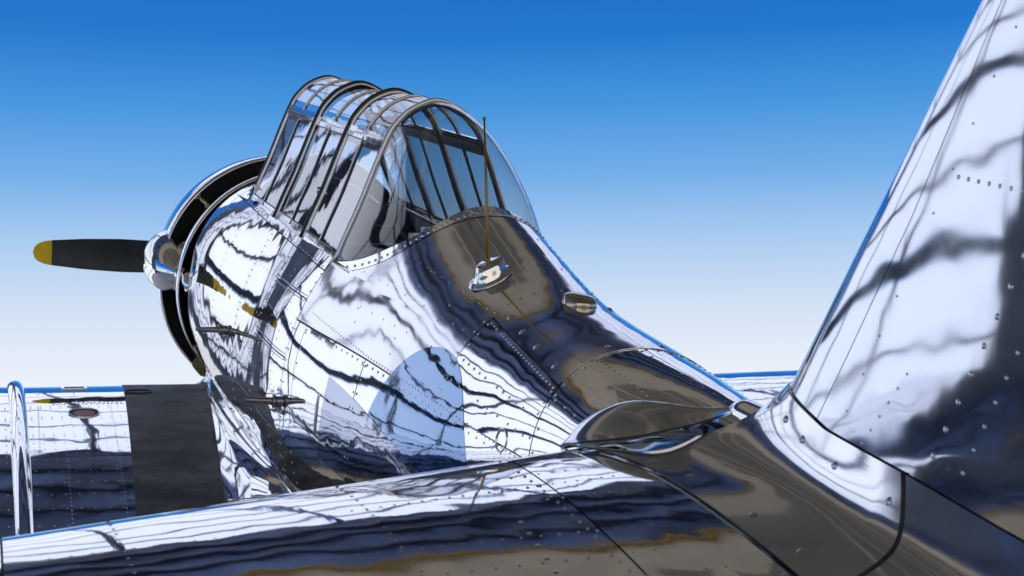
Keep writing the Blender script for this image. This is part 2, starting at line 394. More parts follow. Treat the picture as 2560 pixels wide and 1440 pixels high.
for sg in (1, -1):
    def S_(a, b): return (a, b) if sg > 0 else (-b, -a)
    fine = 1 if sg > 0 else 2
    kw = {} if sg > 0 else dict(nx=14, npn=18)
    # ahead of the cockpit and under the sill
    if sg > 0:
        skin(-1.52, -2.86, lambda x: ph_rail(x), D(131), order='x', mat='skin_v')
        skin(-2.86, -3.36, lambda x: ph_rail(x), D(131), order='x', mat='skin_v')
        skin(-3.36, -4.055, lambda x: ph_rail(x), D(66), order='x', mat='skin_v')
        skin(-3.36, -4.055, D(66), D(91), mat='skin_v')
        skin(-3.36, -4.055, D(91), D(131), mat='skin_v')
        skin(-1.52, -4.055, D(131), D(180), nx=60, npn=14)
        skin(-2.03, -4.055, lambda x: ph_sill(x)-D(.6), lambda x: ph_rail(x), nx=80, npn=4, order='x', name='sill_rail', off=.005, amp=.3, skirt=.009)
    else:
        skin(-1.52, -4.055, lambda x: -D(131), lambda x: -ph_rail(x), nx=60, npn=30, order='x')
        skin(-1.52, -4.055, -D(180), -D(131), nx=40, npn=8)
        skin(-2.03, -4.055, lambda x: -ph_rail(x), lambda x: -ph_sill(x)+D(.6), nx=40, npn=4, order='x', name='sill_rail', off=.005, amp=.3, skirt=.009)
    # behind the cockpit
    a, b = S_(D(75.2), D(180))
    skin(-4.055, -4.185, a, b, nx=8, **({'npn': 60} if sg > 0 else {'npn': 20}))
    skin(-4.185, -4.79, a, b, **kw)
    skin(-4.79, -5.5, a, b, **kw)
    skin(-5.5, -6.15, a, b, **kw)
    skin(-6.15, -6.95, *S_(D(78), D(180)), **kw)
    skin(-6.95, -7.82, *S_(D(0), D(180)), nx=30, npn=24)
    if sg > 0:
        skin(-5.5, -6.15, lambda x: R(float(np.interp(-x, [5.5, 6.15], [29.8, 39.4]))), D(75.2), order='x')
    else:
        skin(-5.5, -6.15, -D(75.2), lambda x: -R(float(np.interp(-x, [5.5, 6.15], [29.8, 39.4]))), order='x')
# front deck ahead of the windscreen
skin(-1.52, -2.03, -D(42), D(42), nx=24, npn=60, name='deck_panel')
# fairing behind the canopy, the canopy band, top hatch, tail deck
skin(edge_low, -5.5, -D(75), D(75), nx=60, npn=110, mat='skin_soft')
skin(edge, edge_low, -D(46.6), D(46.6), nx=5, npn=90, name='canopy_band', off=.0045, amp=.4, skirt=.009)
hatch = skin(-5.5, -6.15, lambda x: -R(float(np.interp(-x, [5.5, 6.15], [29.8, 39.4]))), lambda x: R(float(np.interp(-x, [5.5, 6.15], [29.8, 39.4]))), nx=40, npn=36, order='x', name='access_hatch', off=.004, mat='skin_soft', amp=1.4)
skin(-6.15, -6.95, -D(77.5), D(77.5), nx=46, npn=56)

# rivets of the fuselage
rv = MB()
def rv_line(q, pitch=.032, r=.0054, off=.0022, h=.0022, skipf=None):
    """rivets along a polyline in (station, degrees)"""
    P = []
    for (xa, pa), (xb, pb) in zip(q, q[1:]):
        for t in np.linspace(0, 1, 24)[:-1]: P.append((lerp(xa, xb, t), R(lerp(pa, pb, t))))
    P.append((q[-1][0], R(q[-1][1])))
    acc = 0; last = None
    for x, ph in P:
        p_ = fpt(x, ph)
        if last is None: d_ = pitch
        else: acc += np.linalg.norm(p_-last); d_ = acc
        last = p_
        if d_ >= pitch:
            acc = 0
            if random.random() < .985:
                n_ = fnor(x, ph); c_ = canning(p_)
                rv.rivet(p_ + n_*(off+c_), n_, r*random.uniform(.92, 1.08), h)
def near_lines(x0, x1, p, d, **k): rv_line([(x0, p-d), (x1, p-d)], **k)
# longeron rows
rv_line([(-4.2, 69.4), (-4.81, 73.8), (-5.5, 73.9), (-6.1, 76.5)], .024)
rv_line([(-4.2, 76.8), (-4.8, 77.2)], .05, r=.006)
rv_line([(-4.82, 77.2), (-5.5, 77.2), (-6.1, 79)], .034)
rv_line([(-4.1, 73.5), (-4.19, 73.6)], .02)
for x in (-4.2, -4.775, -4.805): rv_line([(x, 78), (x, 150)], .034)
rv_line([(-4.072, 54), (-4.072, 150)], .03)
rv_line([(-4.04, 54), (-4.04, 150)], .03)
for x in (-5.485, -5.515): rv_line([(x, -60), (x, 74)], .034)
for x in (-6.135, -6.165): rv_line([(x, -50), (x, 76)], .034)
rv_line([(-5.53, 32.0), (-6.13, 41.2)], .022); rv_line([(-5.53, -32.0), (-6.13, -41.2)], .022)
rv_line([(-6.18, 20), (-6.9, 24)], .03); rv_line([(-6.18, 2), (-6.9, 2)], .04); rv_line([(-6.18, -20), (-6.9, -24)], .03)
rv_line([(-6.18, 45), (-6.9, 50)], .045)
rv_line([(-5.55, 52), (-6.12, 56)], .04); rv_line([(-5.55, 62), (-6.12, 66)], .05)
# fairing
for ph in (-22, -8, 30, 44, 58): rv_line([(edge_low(R(ph))-.05, ph), (-5.46, ph*.93)], .055 if abs(ph) < 40 else .06, r=.0045)
rv_line([(-4.95, -40), (-4.95, 40)], .05); rv_line([(-5.22, -45), (-5.22, 48)], .055)
rv_line([(-4.55, 52), (-4.62, 74)], .05); rv_line([(-4.95, 46), (-5.0, 73)], .05)
# forward skins
for x in (-3.345, -3.375, -3.62, -3.86): rv_line([(x, 55), (x, 128)], .026, r=.0042)
for ph in (64.8, 67.2, 89.8, 92.2): rv_line([(-3.39, ph), (-4.03, ph)], .022, r=.0042)
for ph in (78, 104): rv_line([(-3.39, ph), (-4.03, ph)], .03, r=.004)
for x in (-2.845, -2.875, -2.3, -1.75): rv_line([(x, 50), (x, 126)], .026, r=.004)
for ph in (63, 82, 98): rv_line([(-1.6, ph), (-3.33, ph+3)], .026, r=.004)
rv_line([(-3.0, 118), (-4.05, 118)], .03, r=.0035)
rv.sub('rivets', M['rivet'], fuselage)['kind'] = 'stuff'
# larger screws of the band round the rear glass and of the sill
rv = MB()
for sgn in (1, -1):
    for k in range(0, 24):
        ph = R(46.0)*k/23.4+R(.8); x = lerp(edge(ph), edge_low(ph), .62); p_ = fpt(x, sgn*ph); n_ = fnor(x, sgn*ph)
        rv.rivet(p_+n_*.0048, n_, .0068, .004)
for k in range(26):
    x = -2.08-k*.077; ph = ph_rail(x)-D(1.0)
    p_ = fpt(x, ph); n_ = fnor(x, ph); rv.rivet(p_+n_*.0052, n_, .0042, .003)
for k in range(9):
    x = -4.075-k*.028; ph = R(47.4); p_ = fpt(x, ph); n_ = fnor(x, ph); rv.rivet(p_+n_*.006, n_, .0052, .004)
rv.sub('screws', M['rivet'], fuselage)['kind'] = 'stuff'
# quarter-turn fasteners of the hatch
for x, dg in ((-5.58, 25.5), (-5.72, 28), (-5.87, 30.5), (-6.05, 33.5), (-6.1, 12), (-6.1, -12), (-5.56, -20)):
    p_ = fpt(x, R(dg)); n_ = fnor(x, R(dg)); mb = MB(); mb.rivet(p_+n_*.004, n_, .013, .003); mb.rivet(p_+n_*.0068, n_, .006, .002)
    mb.sub('hatch_fastener', M['rivet'], fuselage)
# insignia: blue disc with a pale bar across it, painted on the skin
def zphi(x, z):
    """angle at which the port side reaches height z"""
    a, b = R(8), R(172)
    for _ in range(40):
        m_ = (a+b)/2; zz = ZC+fr(x, m_)*math.cos(m_)
        if zz > z: a = m_
        else: b = m_
    return (a+b)/2
def decal(name, mat, f_uv, nu, nv, off):
    def S(u, v):
        x, z = f_uv(u, v); return fpt(x, zphi(x, z))
    return patch(name, S, nu, nv, mat, fuselage, (0, 1, 0), off, 0, 1.0)
CX, CZ, RD = -5.395, -.115, .465
def top_at(x): return CZ + math.sqrt(max(1e-6, RD*RD-(x-CX)**2))
def bar_top(x): return .105 + .115*(x+4.53)
def x_of(u): return CX + RD*math.cos(math.pi*lerp(.003, .997, u))
decal('insignia_disc', M['disc'], lambda u, v: (x_of(u), lerp(max(bar_top(x_of(u))+.0005, 2*CZ-top_at(x_of(u))), max(top_at(x_of(u)), bar_top(x_of(u))+.001), v)), 60, 26, .0028)
def bar_uv(u, v):
    x = lerp(-4.50-.03*v, -6.3, u); return x, lerp(bar_top(x)-.30, bar_top(x), v)
decal('insignia_bar', M['bar'], bar_uv, 60, 16, .0028)

# --- canopy
CAN = [(.384, 0), (.34, .11), (.293, .222), (.236, .377), (.2, .468)]
CTOP = [(.2, .468), (.168, .53), (.1, .598), (0, .634), (-.1, .598), (-.168, .53), (-.2, .468)]
_cs = np.array(cat(CAN, 40)); _ct = np.array(cat(CTOP, 60))
def _samp(A, t):
    t = t*(len(A)-1); i = min(int(t), len(A)-2); return A[i]+(A[i+1]-A[i])*(t-i)
def c_side(x, t, sgn, k=1.0):
    q = _samp(_cs, t); return np.array([x, sgn*q[0]*k, zs(x)+q[1]*k])
def c_top(x, t, k=1.0):
    q = _samp(_ct, t); return np.array([x, q[0]*k, zs(x)+q[1]*k])
def arch_path(x, k=1.0, n=16):
    return [c_side(x, i/n, 1, k) for i in range(n)] + [c_top(x, i/(2*n), k) for i in range(2*n)] + [c_side(x, 1-i/n, -1, k) for i in range(n+1)]
A_ = [-2.029, -2.730, -3.391, -4.054]
mb = MB()
for sgn in (1, -1):
    mb.tube([c_side(lerp(-2.03, -4.05, i/12), 0, sgn, 1.0)+np.array([0, -sgn*.012, -.004]) for i in range(13)], .012, 6)
canopy = mb.part('canopy', M['framemetal'], plane)
for i, x in enumerate(A_):
    m1 = MB()
    if i in (1, 2):
        m1.tube(arch_path(x, 1.010), .0115, 8); m1.sub('arch_seal', M['dark'], canopy)
        m2 = MB(); m2.tube(arch_path(x-.030, 1.002), .007, 6); m2.sub('arch_frame', M['framemetal'], canopy)
        m2 = MB(); m2.tube(arch_path(x+.026, .988), .007, 6); m2.sub('arch_frame', M['frame_in'], canopy)
    elif i == 0:
        m1.tube(arch_path(x+.012, 1.004), .0095, 8); m1.sub('arch_seal', M['dark'], canopy)
        m2 = MB(); m2.tube(arch_path(x-.02, 1.0), .008, 6); m2.sub('arch_frame', M['framemetal'], canopy)
    else:
        m1.tube(arch_path(x+.02, 1.002), .0065, 6); m1.sub('arch_seal', M['dark'], canopy)
        m2 = MB(); m2.tube(arch_path(x-.002, 1.005), .0085, 8); m2.sub('arch_frame', M['framemetal'], canopy)
        m2 = MB(); m2.tube(arch_path(x-.002, .978), .008, 6); m2.sub('arch_frame', M['frame_in'], canopy)
    if i in (0, 1, 2, 3):
        m3 = MB(); m3.tube(arch_path(x, .976), .009, 6); m3.sub('inner_arch', M['frame_in'], canopy)
for b in range(3):
    x0, x1 = A_[b]-.016, A_[b+1]+.016; k = (1.0, .978, 1.0)[b]; xm = (x0+x1)/2
    for h in range(2):
        xa, xb = (x0, xm) if h == 0 else (xm, x1)
        patch('glass_pane', lambda u, v: c_top(lerp(xa, xb, u), v, k), 6, 40, M['glass_top'], canopy, (0, 0, 1), 0, 0, .6)
        for sgn in (1, -1):
            patch('glass_pane', lambda u, v: c_side(lerp(xa, xb, u), lerp(.06, .97, v), sgn, k), 4, 12, M['glass'], canopy, (0, sgn, .4), 0, 0, .4)
    for sgn in (1, -1):
        # rail, sill strip, mid ribs, pane edging
        patch('canopy_rail', lambda u, v: (c_side(lerp(x0, x1, u), lerp(.94, 1, v*2), sgn, k) if v < .5 else c_top(lerp(x0, x1, u), (.0+.052*(v-.5)*2) if sgn > 0 else 1-.052*(v-.5)*2, k)), 10, 6, M['chrome'], canopy, (0, sgn, .3), .005, .008, .2)
        patch('sill_strip', lambda u, v: c_side(lerp(x0, x1, u), lerp(.0, .075, v), sgn, k), 10, 3, M['chrome'], canopy, (0, sgn, .3), .004, .008, .2)
        for t_, w_ in ((.078, .004), (.935, .004)):
            m2 = MB(); m2.tube([c_side(lerp(x0, x1, i/6), t_, sgn, k*1.004) for i in range(7)], w_, 5); m2.sub('pane_edging', M['dark'], canopy)
        m2 = MB(); m2.tube([c_side(xm, lerp(.03, .97, i/10), sgn, k*(1.0 if sgn > 0 else .992)) for i in range(11)], .0068, 6)
        m2.sub('mid_rib', M['frame_in'] if (b != 1 or sgn < 0) else M['dark'], canopy)
        m2 = MB(); m2.tube([c_side(xm+.014, lerp(.03, .97, i/10), sgn, k*1.006) for i in range(11)], .005, 5)
        m2.sub('mid_rib', M['framemetal'], canopy)
        patch('inner_rail', lambda u, v: c_side(lerp(x0, x1, u), lerp(.88, 1.0, v), sgn, k*.985), 6, 3, M['frame_in'], canopy, (0, -sgn, -.3), .0, .004, 0)
    m2 = MB(); m2.tube([c_top(xm, lerp(.03, .97, i/30), k*1.004) for i in range(31)], .006, 6); m2.sub('mid_rib', M['framemetal'], canopy)
    m2 = MB(); m2.tube([c_top(xm, lerp(.03, .97, i/30), k*.988) for i in range(31)], .0055, 6); m2.sub('inner_rib', M['frame_in'], canopy)
    # gussets where the ribs meet the rail
    for sgn in (1,):
        for q in (0, 1):
            G = [c_side(xm-.03, .99, sgn, k*1.012), c_side(xm+.03, .99, sgn, k*1.012), c_top(xm, .12, k*1.012) if q == 0 else c_side(xm, .86, sgn, k*1.012)]
            n_ = np.array([0, .004, .001]); v_ = [g for g in G]+[g-n_ for g in G]
            sub('rib_gusset', v_, [(0, 1, 2), (5, 4, 3), (0, 3, 4, 1), (1, 4, 5, 2), (2, 5, 3, 0)], M['framemetal'], canopy, False)
# rear glass, one blown sheet
def a_curve(t):
    if t < .36: return c_side(-4.056, t/.36, 1)
    if t > .64: return c_side(-4.056, (1-t)/.36, -1)
    return c_top(-4.056, (t-.36)/.28)
def rear_glass(u, v):
    t = v; A = a_curve(t); ph = R(46.7)*(1-2*t); s_ = math.copysign(abs(1-2*t)**.9, 1-2*t); ph = R(46.7)*s_
    E = fpt(edge(ph)+.004, ph, .001)
    c = np.array([lerp(A[0], E[0], .78), lerp(A[1], E[1], .30), lerp(A[2], E[2], .10)])
    return bez(A, c, E, u)
patch('rear_glass', rear_glass, 26, 60, M['glass_top'], canopy, (-.5, 0, .8), 0, 0, .8)
# windscreen ahead of the first arch
def ws(u, v):
    A = c_side(-2.02, v/.36, 1) if v < .36 else (c_side(-2.02, (1-v)/.36, -1) if v > .64 else c_top(-2.02, (v-.36)/.28))
    ph = R(40)*(1-2*v); E = fpt(-1.62-.25*abs(1-2*v)**2, ph, .004); return lerp(A, E, u)
patch('windscreen', ws, 8, 40, M['glass'], canopy, (.6, 0, .8), 0, 0, 0)
for v_ in (.3, .5, .7):
    m2 = MB(); m2.tube([ws(i/8, v_) for i in range(9)], .009, 6); m2.sub('windscreen_bar', M['frame_in'], canopy)
# latch handles on the sliding hoods
for x, t in ((A_[2]+.05, .45), (A_[0]-.03, .15)):
    p_ = c_side(x, t, 1, 1.01); m2 = MB(); m2.box(p_, (.012, .02, .03)); m2.tube([p_, p_+np.array([-.05, .012, .004])], .004, 6); m2.sub('hood_latch', M['framemetal'], canopy, False)
# canopy hinge rivets
mr_ = MB()
for b in range(3):
    for i in range(14):
        x = lerp(A_[b]-.03, A_[b+1]+.03, i/13); p_ = c_side(x, .985, 1, 1.0); mr_.rivet(p_+np.array([0, .0052, .002]), (0, 1, .4), .003, .002)
        p_ = c_side(x, .035, 1, 1.0); mr_.rivet(p_+np.array([0, .0045, .002]), (0, 1, .4), .003, .002)
mr_.sub('rivets', M['rivet'], canopy)['kind'] = 'stuff'

# --- cockpit inside: floor, seats, shelf
mb = MB(); mb.box((-3.2, 0, -.1), (2.6, .9, .02)); mb.box((-4.12, 0, .12), (.02, .8, .44)); mb.box((-2.2, 0, .3), (.04, .8, .5))
cockpit = mb.part('cockpit_tub', M['darkin'], plane, False)
for x in (-2.95, -3.75):
    def seat(u, v):
        y = lerp(-.21, .21, v); z = lerp(.0, .44, u); return np.array([x-.12*u+.05*(abs(v-.5)*2)**2, y*(1-.25*u**3), z])
    patch('seat_back', seat, 10, 10, M['darkin'], cockpit, (1, 0, 0), 0, .03, 0)
    m2 = MB(); m2.tube([(x-.13, -.17, .1), (x-.15, -.16, .44), (x-.16, -.09, .52), (x-.16, .09, .52), (x-.15, .16, .44), (x-.13, .17, .1)], .016, 8); m2.sub('roll_bar', M['dark'], cockpit)
for sg in (1, -1):
    patch('wall_lining', lambda u, v: (lambda x: fpt(x, sg*lerp(ph_sill(x)+R(.5), R(112), v), -.012))(lerp(-2.06, -4.1, u)), 30, 10, M['lining'], cockpit, (0, -sg, 0), 0, 0, 0)
def shelf(u, v):
    x = lerp(-4.05, -4.60, u); wv = min(.36, .40*(1-((-x-4.05)/.75)**2)); return np.array([x, lerp(-wv, wv, v), .44+.10*u])
patch('rear_shelf', shelf, 8, 10, M['darkin'], cockpit, (0, 0, 1), 0, .01, 0)
m2 = MB(); m2.box((-4.42, .10, .56), (.1, .16, .10)); m2.box((-4.42, .10, .62), (.06, .08, .03)); m2.sub('radio_box', M['bronze'], cockpit, False)

# --- nose: cowling, accessory ring, air scoop
mb = MB(); mb.rev([(-.30, .47), (-.24, .50), (-.22, .54), (-.25, .59), (-.34, .645), (-.5, .69), (-.7, .712), (-.88, .72), (-1.0, .716), (-1.005, .708), (-.9, .705), (-.5, .675), (-.3, .55)], 96)
cowling = mb.part('cowling', M['skin'], plane)
mb = MB(); mb.rev([(-.82, .02), (-.82, .70)], 64); mb.rev([(-.82, .598), (-1.48, .56)], 64); mb.sub('firewall', M['under'], cowling)
mb = MB(); mb.rev([(-.93, .60), (-.94, .652), (-1.0, .657), (-1.15, .660), (-1.3, .661), (-1.40, .661), (-1.402, .653), (-1.3, .642), (-1.1, .62)], 96); mb.sub('accessory_ring', M['skin'], cowling)
mb = MB(); mb.rev([(-1.49, .55), (-1.49, .60)], 64); mb.sub('firewall', M['under'], cowling)
for a_ in range(9):
    q = a_*2*math.pi/9; mb = MB(); mb.tube([(-.52, .2*math.cos(q), .2*math.sin(q)), (-.52, .64*math.cos(q), .64*math.sin(q))], [.09, .085], 10); mb.sub('cylinder_head', M['dark'], cowling)
mb = MB()
for a_ in np.linspace(0, 2*math.pi, 120, endpoint=False):
    mb.rivet((-.965, .7195*math.cos(a_), .7195*math.sin(a_)), (0, math.cos(a_), math.sin(a_)), .0035, .002)
    mb.rivet((-.985+.6, .672*math.cos(a_), .672*math.sin(a_)), (.3, math.cos(a_), math.sin(a_)), .0035, .002)
mb.sub('rivets', M['rivet'], cowling)['kind'] = 'stuff'
for a_, l_ in ((43, .13),):          # link rods across the cooling gap
    q = R(a_); mb = MB(); mb.tube([(-.95, .69*math.cos(q), .69*math.sin(q)), (-.95-l_, .660*math.cos(q), .660*math.sin(q))], .011, 8)
    mb.box((-.93, .695*math.cos(q), .695*math.sin(q)), (.05, .03, .03)); mb.sub('link_rod', M['bronze'], cowling)
q = R(100)
mb = MB(); mb.tube([(-.78, .2, -.60), (-1.05, .46, -.50), (-1.1, .49, -.46)], .05, 10); mb.sub('exhaust_pipe', M['olive'], cowling)
# scoop on the port side: a rounded duct that swells out of the cowling gap
def scoop(u, v):
    a = 2*math.pi*v; t = u; x = lerp(-.62, -1.34, t)
    w_ = (.032+.12*math.sin(math.pi*min(1, t*1.12+.08))**.75)*(1 if t < .9 else 1-(t-.9)*4)
    h_ = w_*1.12; cy = .60+.055*math.sin(math.pi*t); cz = .085+.03*math.cos(math.pi*t)
    return np.array([x, cy+w_*math.cos(a), cz+h_*math.sin(a)])
patch('air_scoop', scoop, 28, 40, M['chrome'], cowling, None, 0, 0, 1.5)
mb = MB(); mb.tube([(-1.25, .60, .12), (-1.40, .60, .06), (-1.5, .605, .02)], [.05, .045, .035], 10); mb.sub('scoop_duct', M['chrome'], cowling)

# --- propeller
mb = MB(); mb.rev([(.22, .0), (.21, .05), (.15, .085), (0, .10), (-.1, .10), (-.25, .13), (-.35, .16)], 32); prop = mb.part('propeller', M['skin'], plane)
for sgn in (1, -1):
    th = .0285 if sgn > 0 else math.pi+.0285
    for nm, r0, r1, mt in (('blade', .12, 1.262, 'blade'), ('blade_tip', 1.262, 1.372, 'yellow')):
        def bl(u, v):
            r = lerp(r0, r1, u); t = r/1.372
            wd = float(np.interp(t, [.08, .2, .45, .62, .78, .92, .955, .98, .993, 1], [.09, .13, .215, .218, .195, .158, .140, .108, .07, .012]))
            thk = float(np.interp(t, [.08, .2, .5, 1], [.045, .032, .016, .005])); tw = R(float(np.interp(t, [.1, .5, 1], [46, 28, 17])))
            a = 2*math.pi*v; ca = math.cos(a); c_ = wd/2*ca; n_ = thk*math.sin(a)*(1-.6*max(0, ca))
            zz = c_*math.cos(tw)-n_*math.sin(tw); xx = c_*math.sin(tw)+n_*math.cos(tw)
            return np.array([xx, r*math.cos(th)-zz*math.sin(th), r*math.sin(th)+zz*math.cos(th)])
        patch(nm, bl, 26 if nm == 'blade' else 12, 24, M[mt], prop, None, 0, 0, 0)

# --- wings
def naca(s, t): return 5*t*(.2969*math.sqrt(max(s, 0))-.126*s-.3516*s*s+.2843*s**3-.1036*s**4)
WZ = -.722
def wgeo(a):
    if a < 1.5: return -1.13, 2.52, WZ, .155
    t = (a-1.5)/4.8; return -1.13-.62*t, 2.52-1.25*t, WZ+.072*(a-1.5), .155-.03*t
def wing_pt(y, s, k=1.0):
    """s in 0..1 over the top, negative under the wing"""
    xl, c, z, t = wgeo(abs(y)); q = abs(s); m_ = .025; cam_ = m_/.16*(.8*q-q*q) if q < .4 else m_/.36*(.2+.8*q-q*q)
    yt = (.6*naca(q, t)+.4*.5*t*(1-(1-min(1, q/.2))**3)**.5*(1-q**2.2))*k; zz = z + c*(cam_+yt) if s >= 0 else z + c*(cam_-yt*.85)
    return np.array([xl-q*c, y, zz-.018*q*c])
def s_at(x, y=1.2): xl, c, _, _ = wgeo(abs(y)); return (xl-x)/c
for sg in (1, -1):
    yy = [.25, .8, 1.5, 2.6, 4.2, 5.6, 6.1, 6.35]; ss = [-(1-math.cos(math.pi*k/28))/2 for k in range(28, 0, -1)] + [(1-math.cos(math.pi*k/28))/2 for k in range(29)]
    v = []; f = []
    for y in yy:
        kk = .965 if y < 6.2 else .3
        for s in ss:
            p_ = wing_pt(sg*y, s, kk)
            if y > 6.2: p_[0] = lerp(p_[0], -2.4, .25)
            v.append(p_)
    n = len(ss)
    for i in range(len(yy)-1):
        for k in range(n-1):
            q = (i*n+k, i*n+k+1, (i+1)*n+k+1, (i+1)*n+k); f.append(q if sg < 0 else q[::-1])
    wing = part('wing', v, f, M['under'], plane)
    yb = [(.30, 1.475), (1.525, 3.3), (3.303, 6.08)]
    for bi, (ya, yc) in enumerate(yb):
        ya += .002; fine = sg > 0 and bi < 2 or bi == 1
        def seg(s0, s1, nu, nv, nm='skin_panel', ref=(0, 0, 1), amp=1.2, mt='skin'):
            return patch(nm, lambda u, vv: wing_pt(sg*lerp(ya, yc, vv), lerp(s0, s1, u)), nu, nv, M[mt], wing, ref, .002, .006, amp)
        nv = 40 if fine else 12
        seg(.0, .0415, 10, nv, 'leading_edge_panel', (1, 0, .6), .4)
        seg(-.0415, -.0005, 8, 10, 'leading_edge_panel', (1, 0, -.6), .2)
        seg(.0425, .6645, 70 if fine else 30, nv)
        seg(.6655, .998, 34 if fine else 12, nv, 'flap_panel')
        seg(-.998, -.0425, 24, 8, 'skin_panel', (0, 0, -1))
    # half-round strip over the joint of centre section and outer wing
    mb = MB(); path = [wing_pt(sg*1.5, s)+np.array([0, 0, -.004]) for s in [-.12, -.07, -.035, -.015, -.004, 0, .004, .012, .025, .05] + list(np.linspace(.08, .995, 40))]
    mb.tube(path, .042, 16); mb.sub('joint_strip', M['chrome'], wing)
    # rivet rows
    mb = MB(); rng = random.Random(5)
    def wrow(y0, s0, y1, s1, pitch, r=.0042):
        a, b = wing_pt(sg*y0, s0), wing_pt(sg*y1, s1); n_ = max(2, int(np.linalg.norm(b-a)/pitch))
        for k in range(n_+1):
            t = k/n_; y, s = sg*lerp(y0, y1, t), lerp(s0, s1, t); p_ = wing_pt(y, s); e = 1e-3
            nn = np.cross(wing_pt(y, s-e)-wing_pt(y, s+e), wing_pt(y+e, s)-wing_pt(y-e, s)); nn /= np.linalg.norm(nn)
            if nn[2] < 0: nn = -nn
            if rng.random() < .99: mb.rivet(p_+nn*(.0022+canning(p_, 1.2)), nn, r, .0024)
    lim = (.98, 1.44)
    for s in (.383, .395, .455, .467, .515, .556, .568, .60, .63, .648, .656, .676):
        wrow(lim[0], s, lim[1], s, .042)
        if sg > 0: wrow(1.56, s+.01, 2.4, s+.01, .05)
        else: wrow(1.6, s, 3.2, s, .06)
    for s in (.725, .77, .815, .865, .92): wrow(lim[0], s, lim[1], s, .055); wrow(1.56, s, 2.6, s, .055)
    for y in (1.06, 1.405): wrow(y, .385, y+.012, .655, .03)
    for y in (1.075, 1.30): wrow(y, .685, y+.012, .985, .036)
    wrow(1.22, .20, 1.22, .34, .045); wrow(1.33, .27, 1.46, .27, .05)
    mb.sub('rivets', M['rivet'], wing)['kind'] = 'stuff'
    if sg > 0:
        wing_l = wing
        def wk(u, v):
            s = lerp(.035, .985, u); x = wgeo(1)[0]-s*wgeo(1)[1]
            yi = float(np.interp(-x, [1.2, 1.5, 3.7], [.48, .515, .69])); yo = float(np.interp(-x, [1.2, 1.5, 3.7], [.93, .955, 1.065]))
            return wing_pt(lerp(yi, yo, v), s)
        patch('walkway', wk, 70, 26, M['walk'], wing, (0, 0, 1), .0055, .003, 1.2)
        mb = MB(); mb.tube([wing_pt(.9+.07*math.cos(q), .27+.02*math.sin(q))+np.array([0, 0, .009]) for q in np.linspace(0, 2*math.pi, 33)], .0035, 6); mb.sub('inspection_ring', M['dark'], wing)
        # fuel filler
        fy, fs = 1.195, .432
        def ringp(rad, q, dz): return wing_pt(fy+rad*math.cos(q), fs+rad*math.sin(q)/2.52)+np.array([0, 0, dz])
        mb = MB(); mb.tube([ringp(.074, q, .004) for q in np.linspace(0, 2*math.pi, 41)], .0045, 8); mb.sub('filler_rim', M['chrome'], wing)
        vv = [ringp(.072, q, .0035) for q in np.linspace(0, 2*math.pi, 32, endpoint=False)]; sub('filler_well_shade', vv, [tuple(range(32))], M['under'], wing, False)  # flat dark disc on the skin, painting the shade of an open well
        vv = [ringp(.05, q, .0048)+np.array([-.012, 0, 0]) for q in np.linspace(0, 2*math.pi, 24, endpoint=False)]; sub('filler_cap', vv, [tuple(range(24))], M['red'], wing, False)
        # handhold slot near the leading edge
        mb = MB(); q0 = wing_pt(1.21, .20); mb.box(q0+np.array([0, 0, .006]), (.035, .13, .006)); mb.sub('tie_down_slot', M['chrome'], wing, False)
        mb = MB(); mb.box(q0+np.array([0, 0, .0085]), (.018, .1, .004)); mb.sub('tie_down_slot', M['dark'], wing, False)
        # stencilled notice, too fine to read
        mb = MB()
        for row in range(5):
            y = 1.36 - rng.random()*.03
            while y > 1.0:
                L_ = rng.uniform(.006, .02); s = .318+row*.0125; p_ = wing_pt(y-L_/2, s); mb.box(p_+np.array([0, 0, .0035]), (.006, L_*.8, .0006)); y -= L_+rng.uniform(.002, .01)
        mb.sub('stencil_text', M['stencil'], wing, False)['kind'] = 'stuff'
    # wing root fillet, swept up to the fuselage side
    def fil(u, v):
        x = lerp(-1.22, -4.55, u); s = min(.985, max(.004, s_at(x, 1)))
        yo = float(np.interp(-x, [1.2, 1.35, 1.5, 3.7, 4.6], [.62, .55, .52, .70, .60])) + (.14*max(0, 1-(u/.055)) if u < .055 else 0)
        P0 = wing_pt(yo, s); P0[0] = x
        if x < -3.61: P0[2] += .05*(-3.61-x)
        zt_ = P0[2] + float(np.interp(-x, [1.2, 1.45, 2.2, 3.6, 4.6], [.30, .20, .13, .20, .12]))
        P2 = fpt(x, zphi(x, zt_), .003); P1 = fpt(x, zphi(x, P0[2]), .003); P1[1] = min(P1[1]+.03, yo-.02)
        p_ = bez(P0, P1, P2, v); return np.array([p_[0], sg*p_[1], p_[2]])
    cut = [(0, .06), (.0605, .62), (.6205, 1.0)] if sg > 0 else [(0, 1)]
    for (ua, ub) in cut:
        patch('root_fillet', lambda u, v: fil(lerp(ua, ub, u), v), max(12, int(120*(ub-ua))), 22, M['chrome'], wing, (0, sg, 1), .006 if ua < .6 else .003, .008, .25)
mb = MB()
for x in (-1.75, -2.2, -2.65, -3.1, -3.35, -3.55):
    s = s_at(x, 1); y = float(np.interp(-x, [1.5, 3.7], [.535, .715])); p_ = wing_pt(y, s); mb.rivet(p_+np.array([0, 0, .009]), (0, .2, 1), .009, .003)
mb.sub('fillet_screws', M['dark'], wing_l)['kind'] = 'stuff'

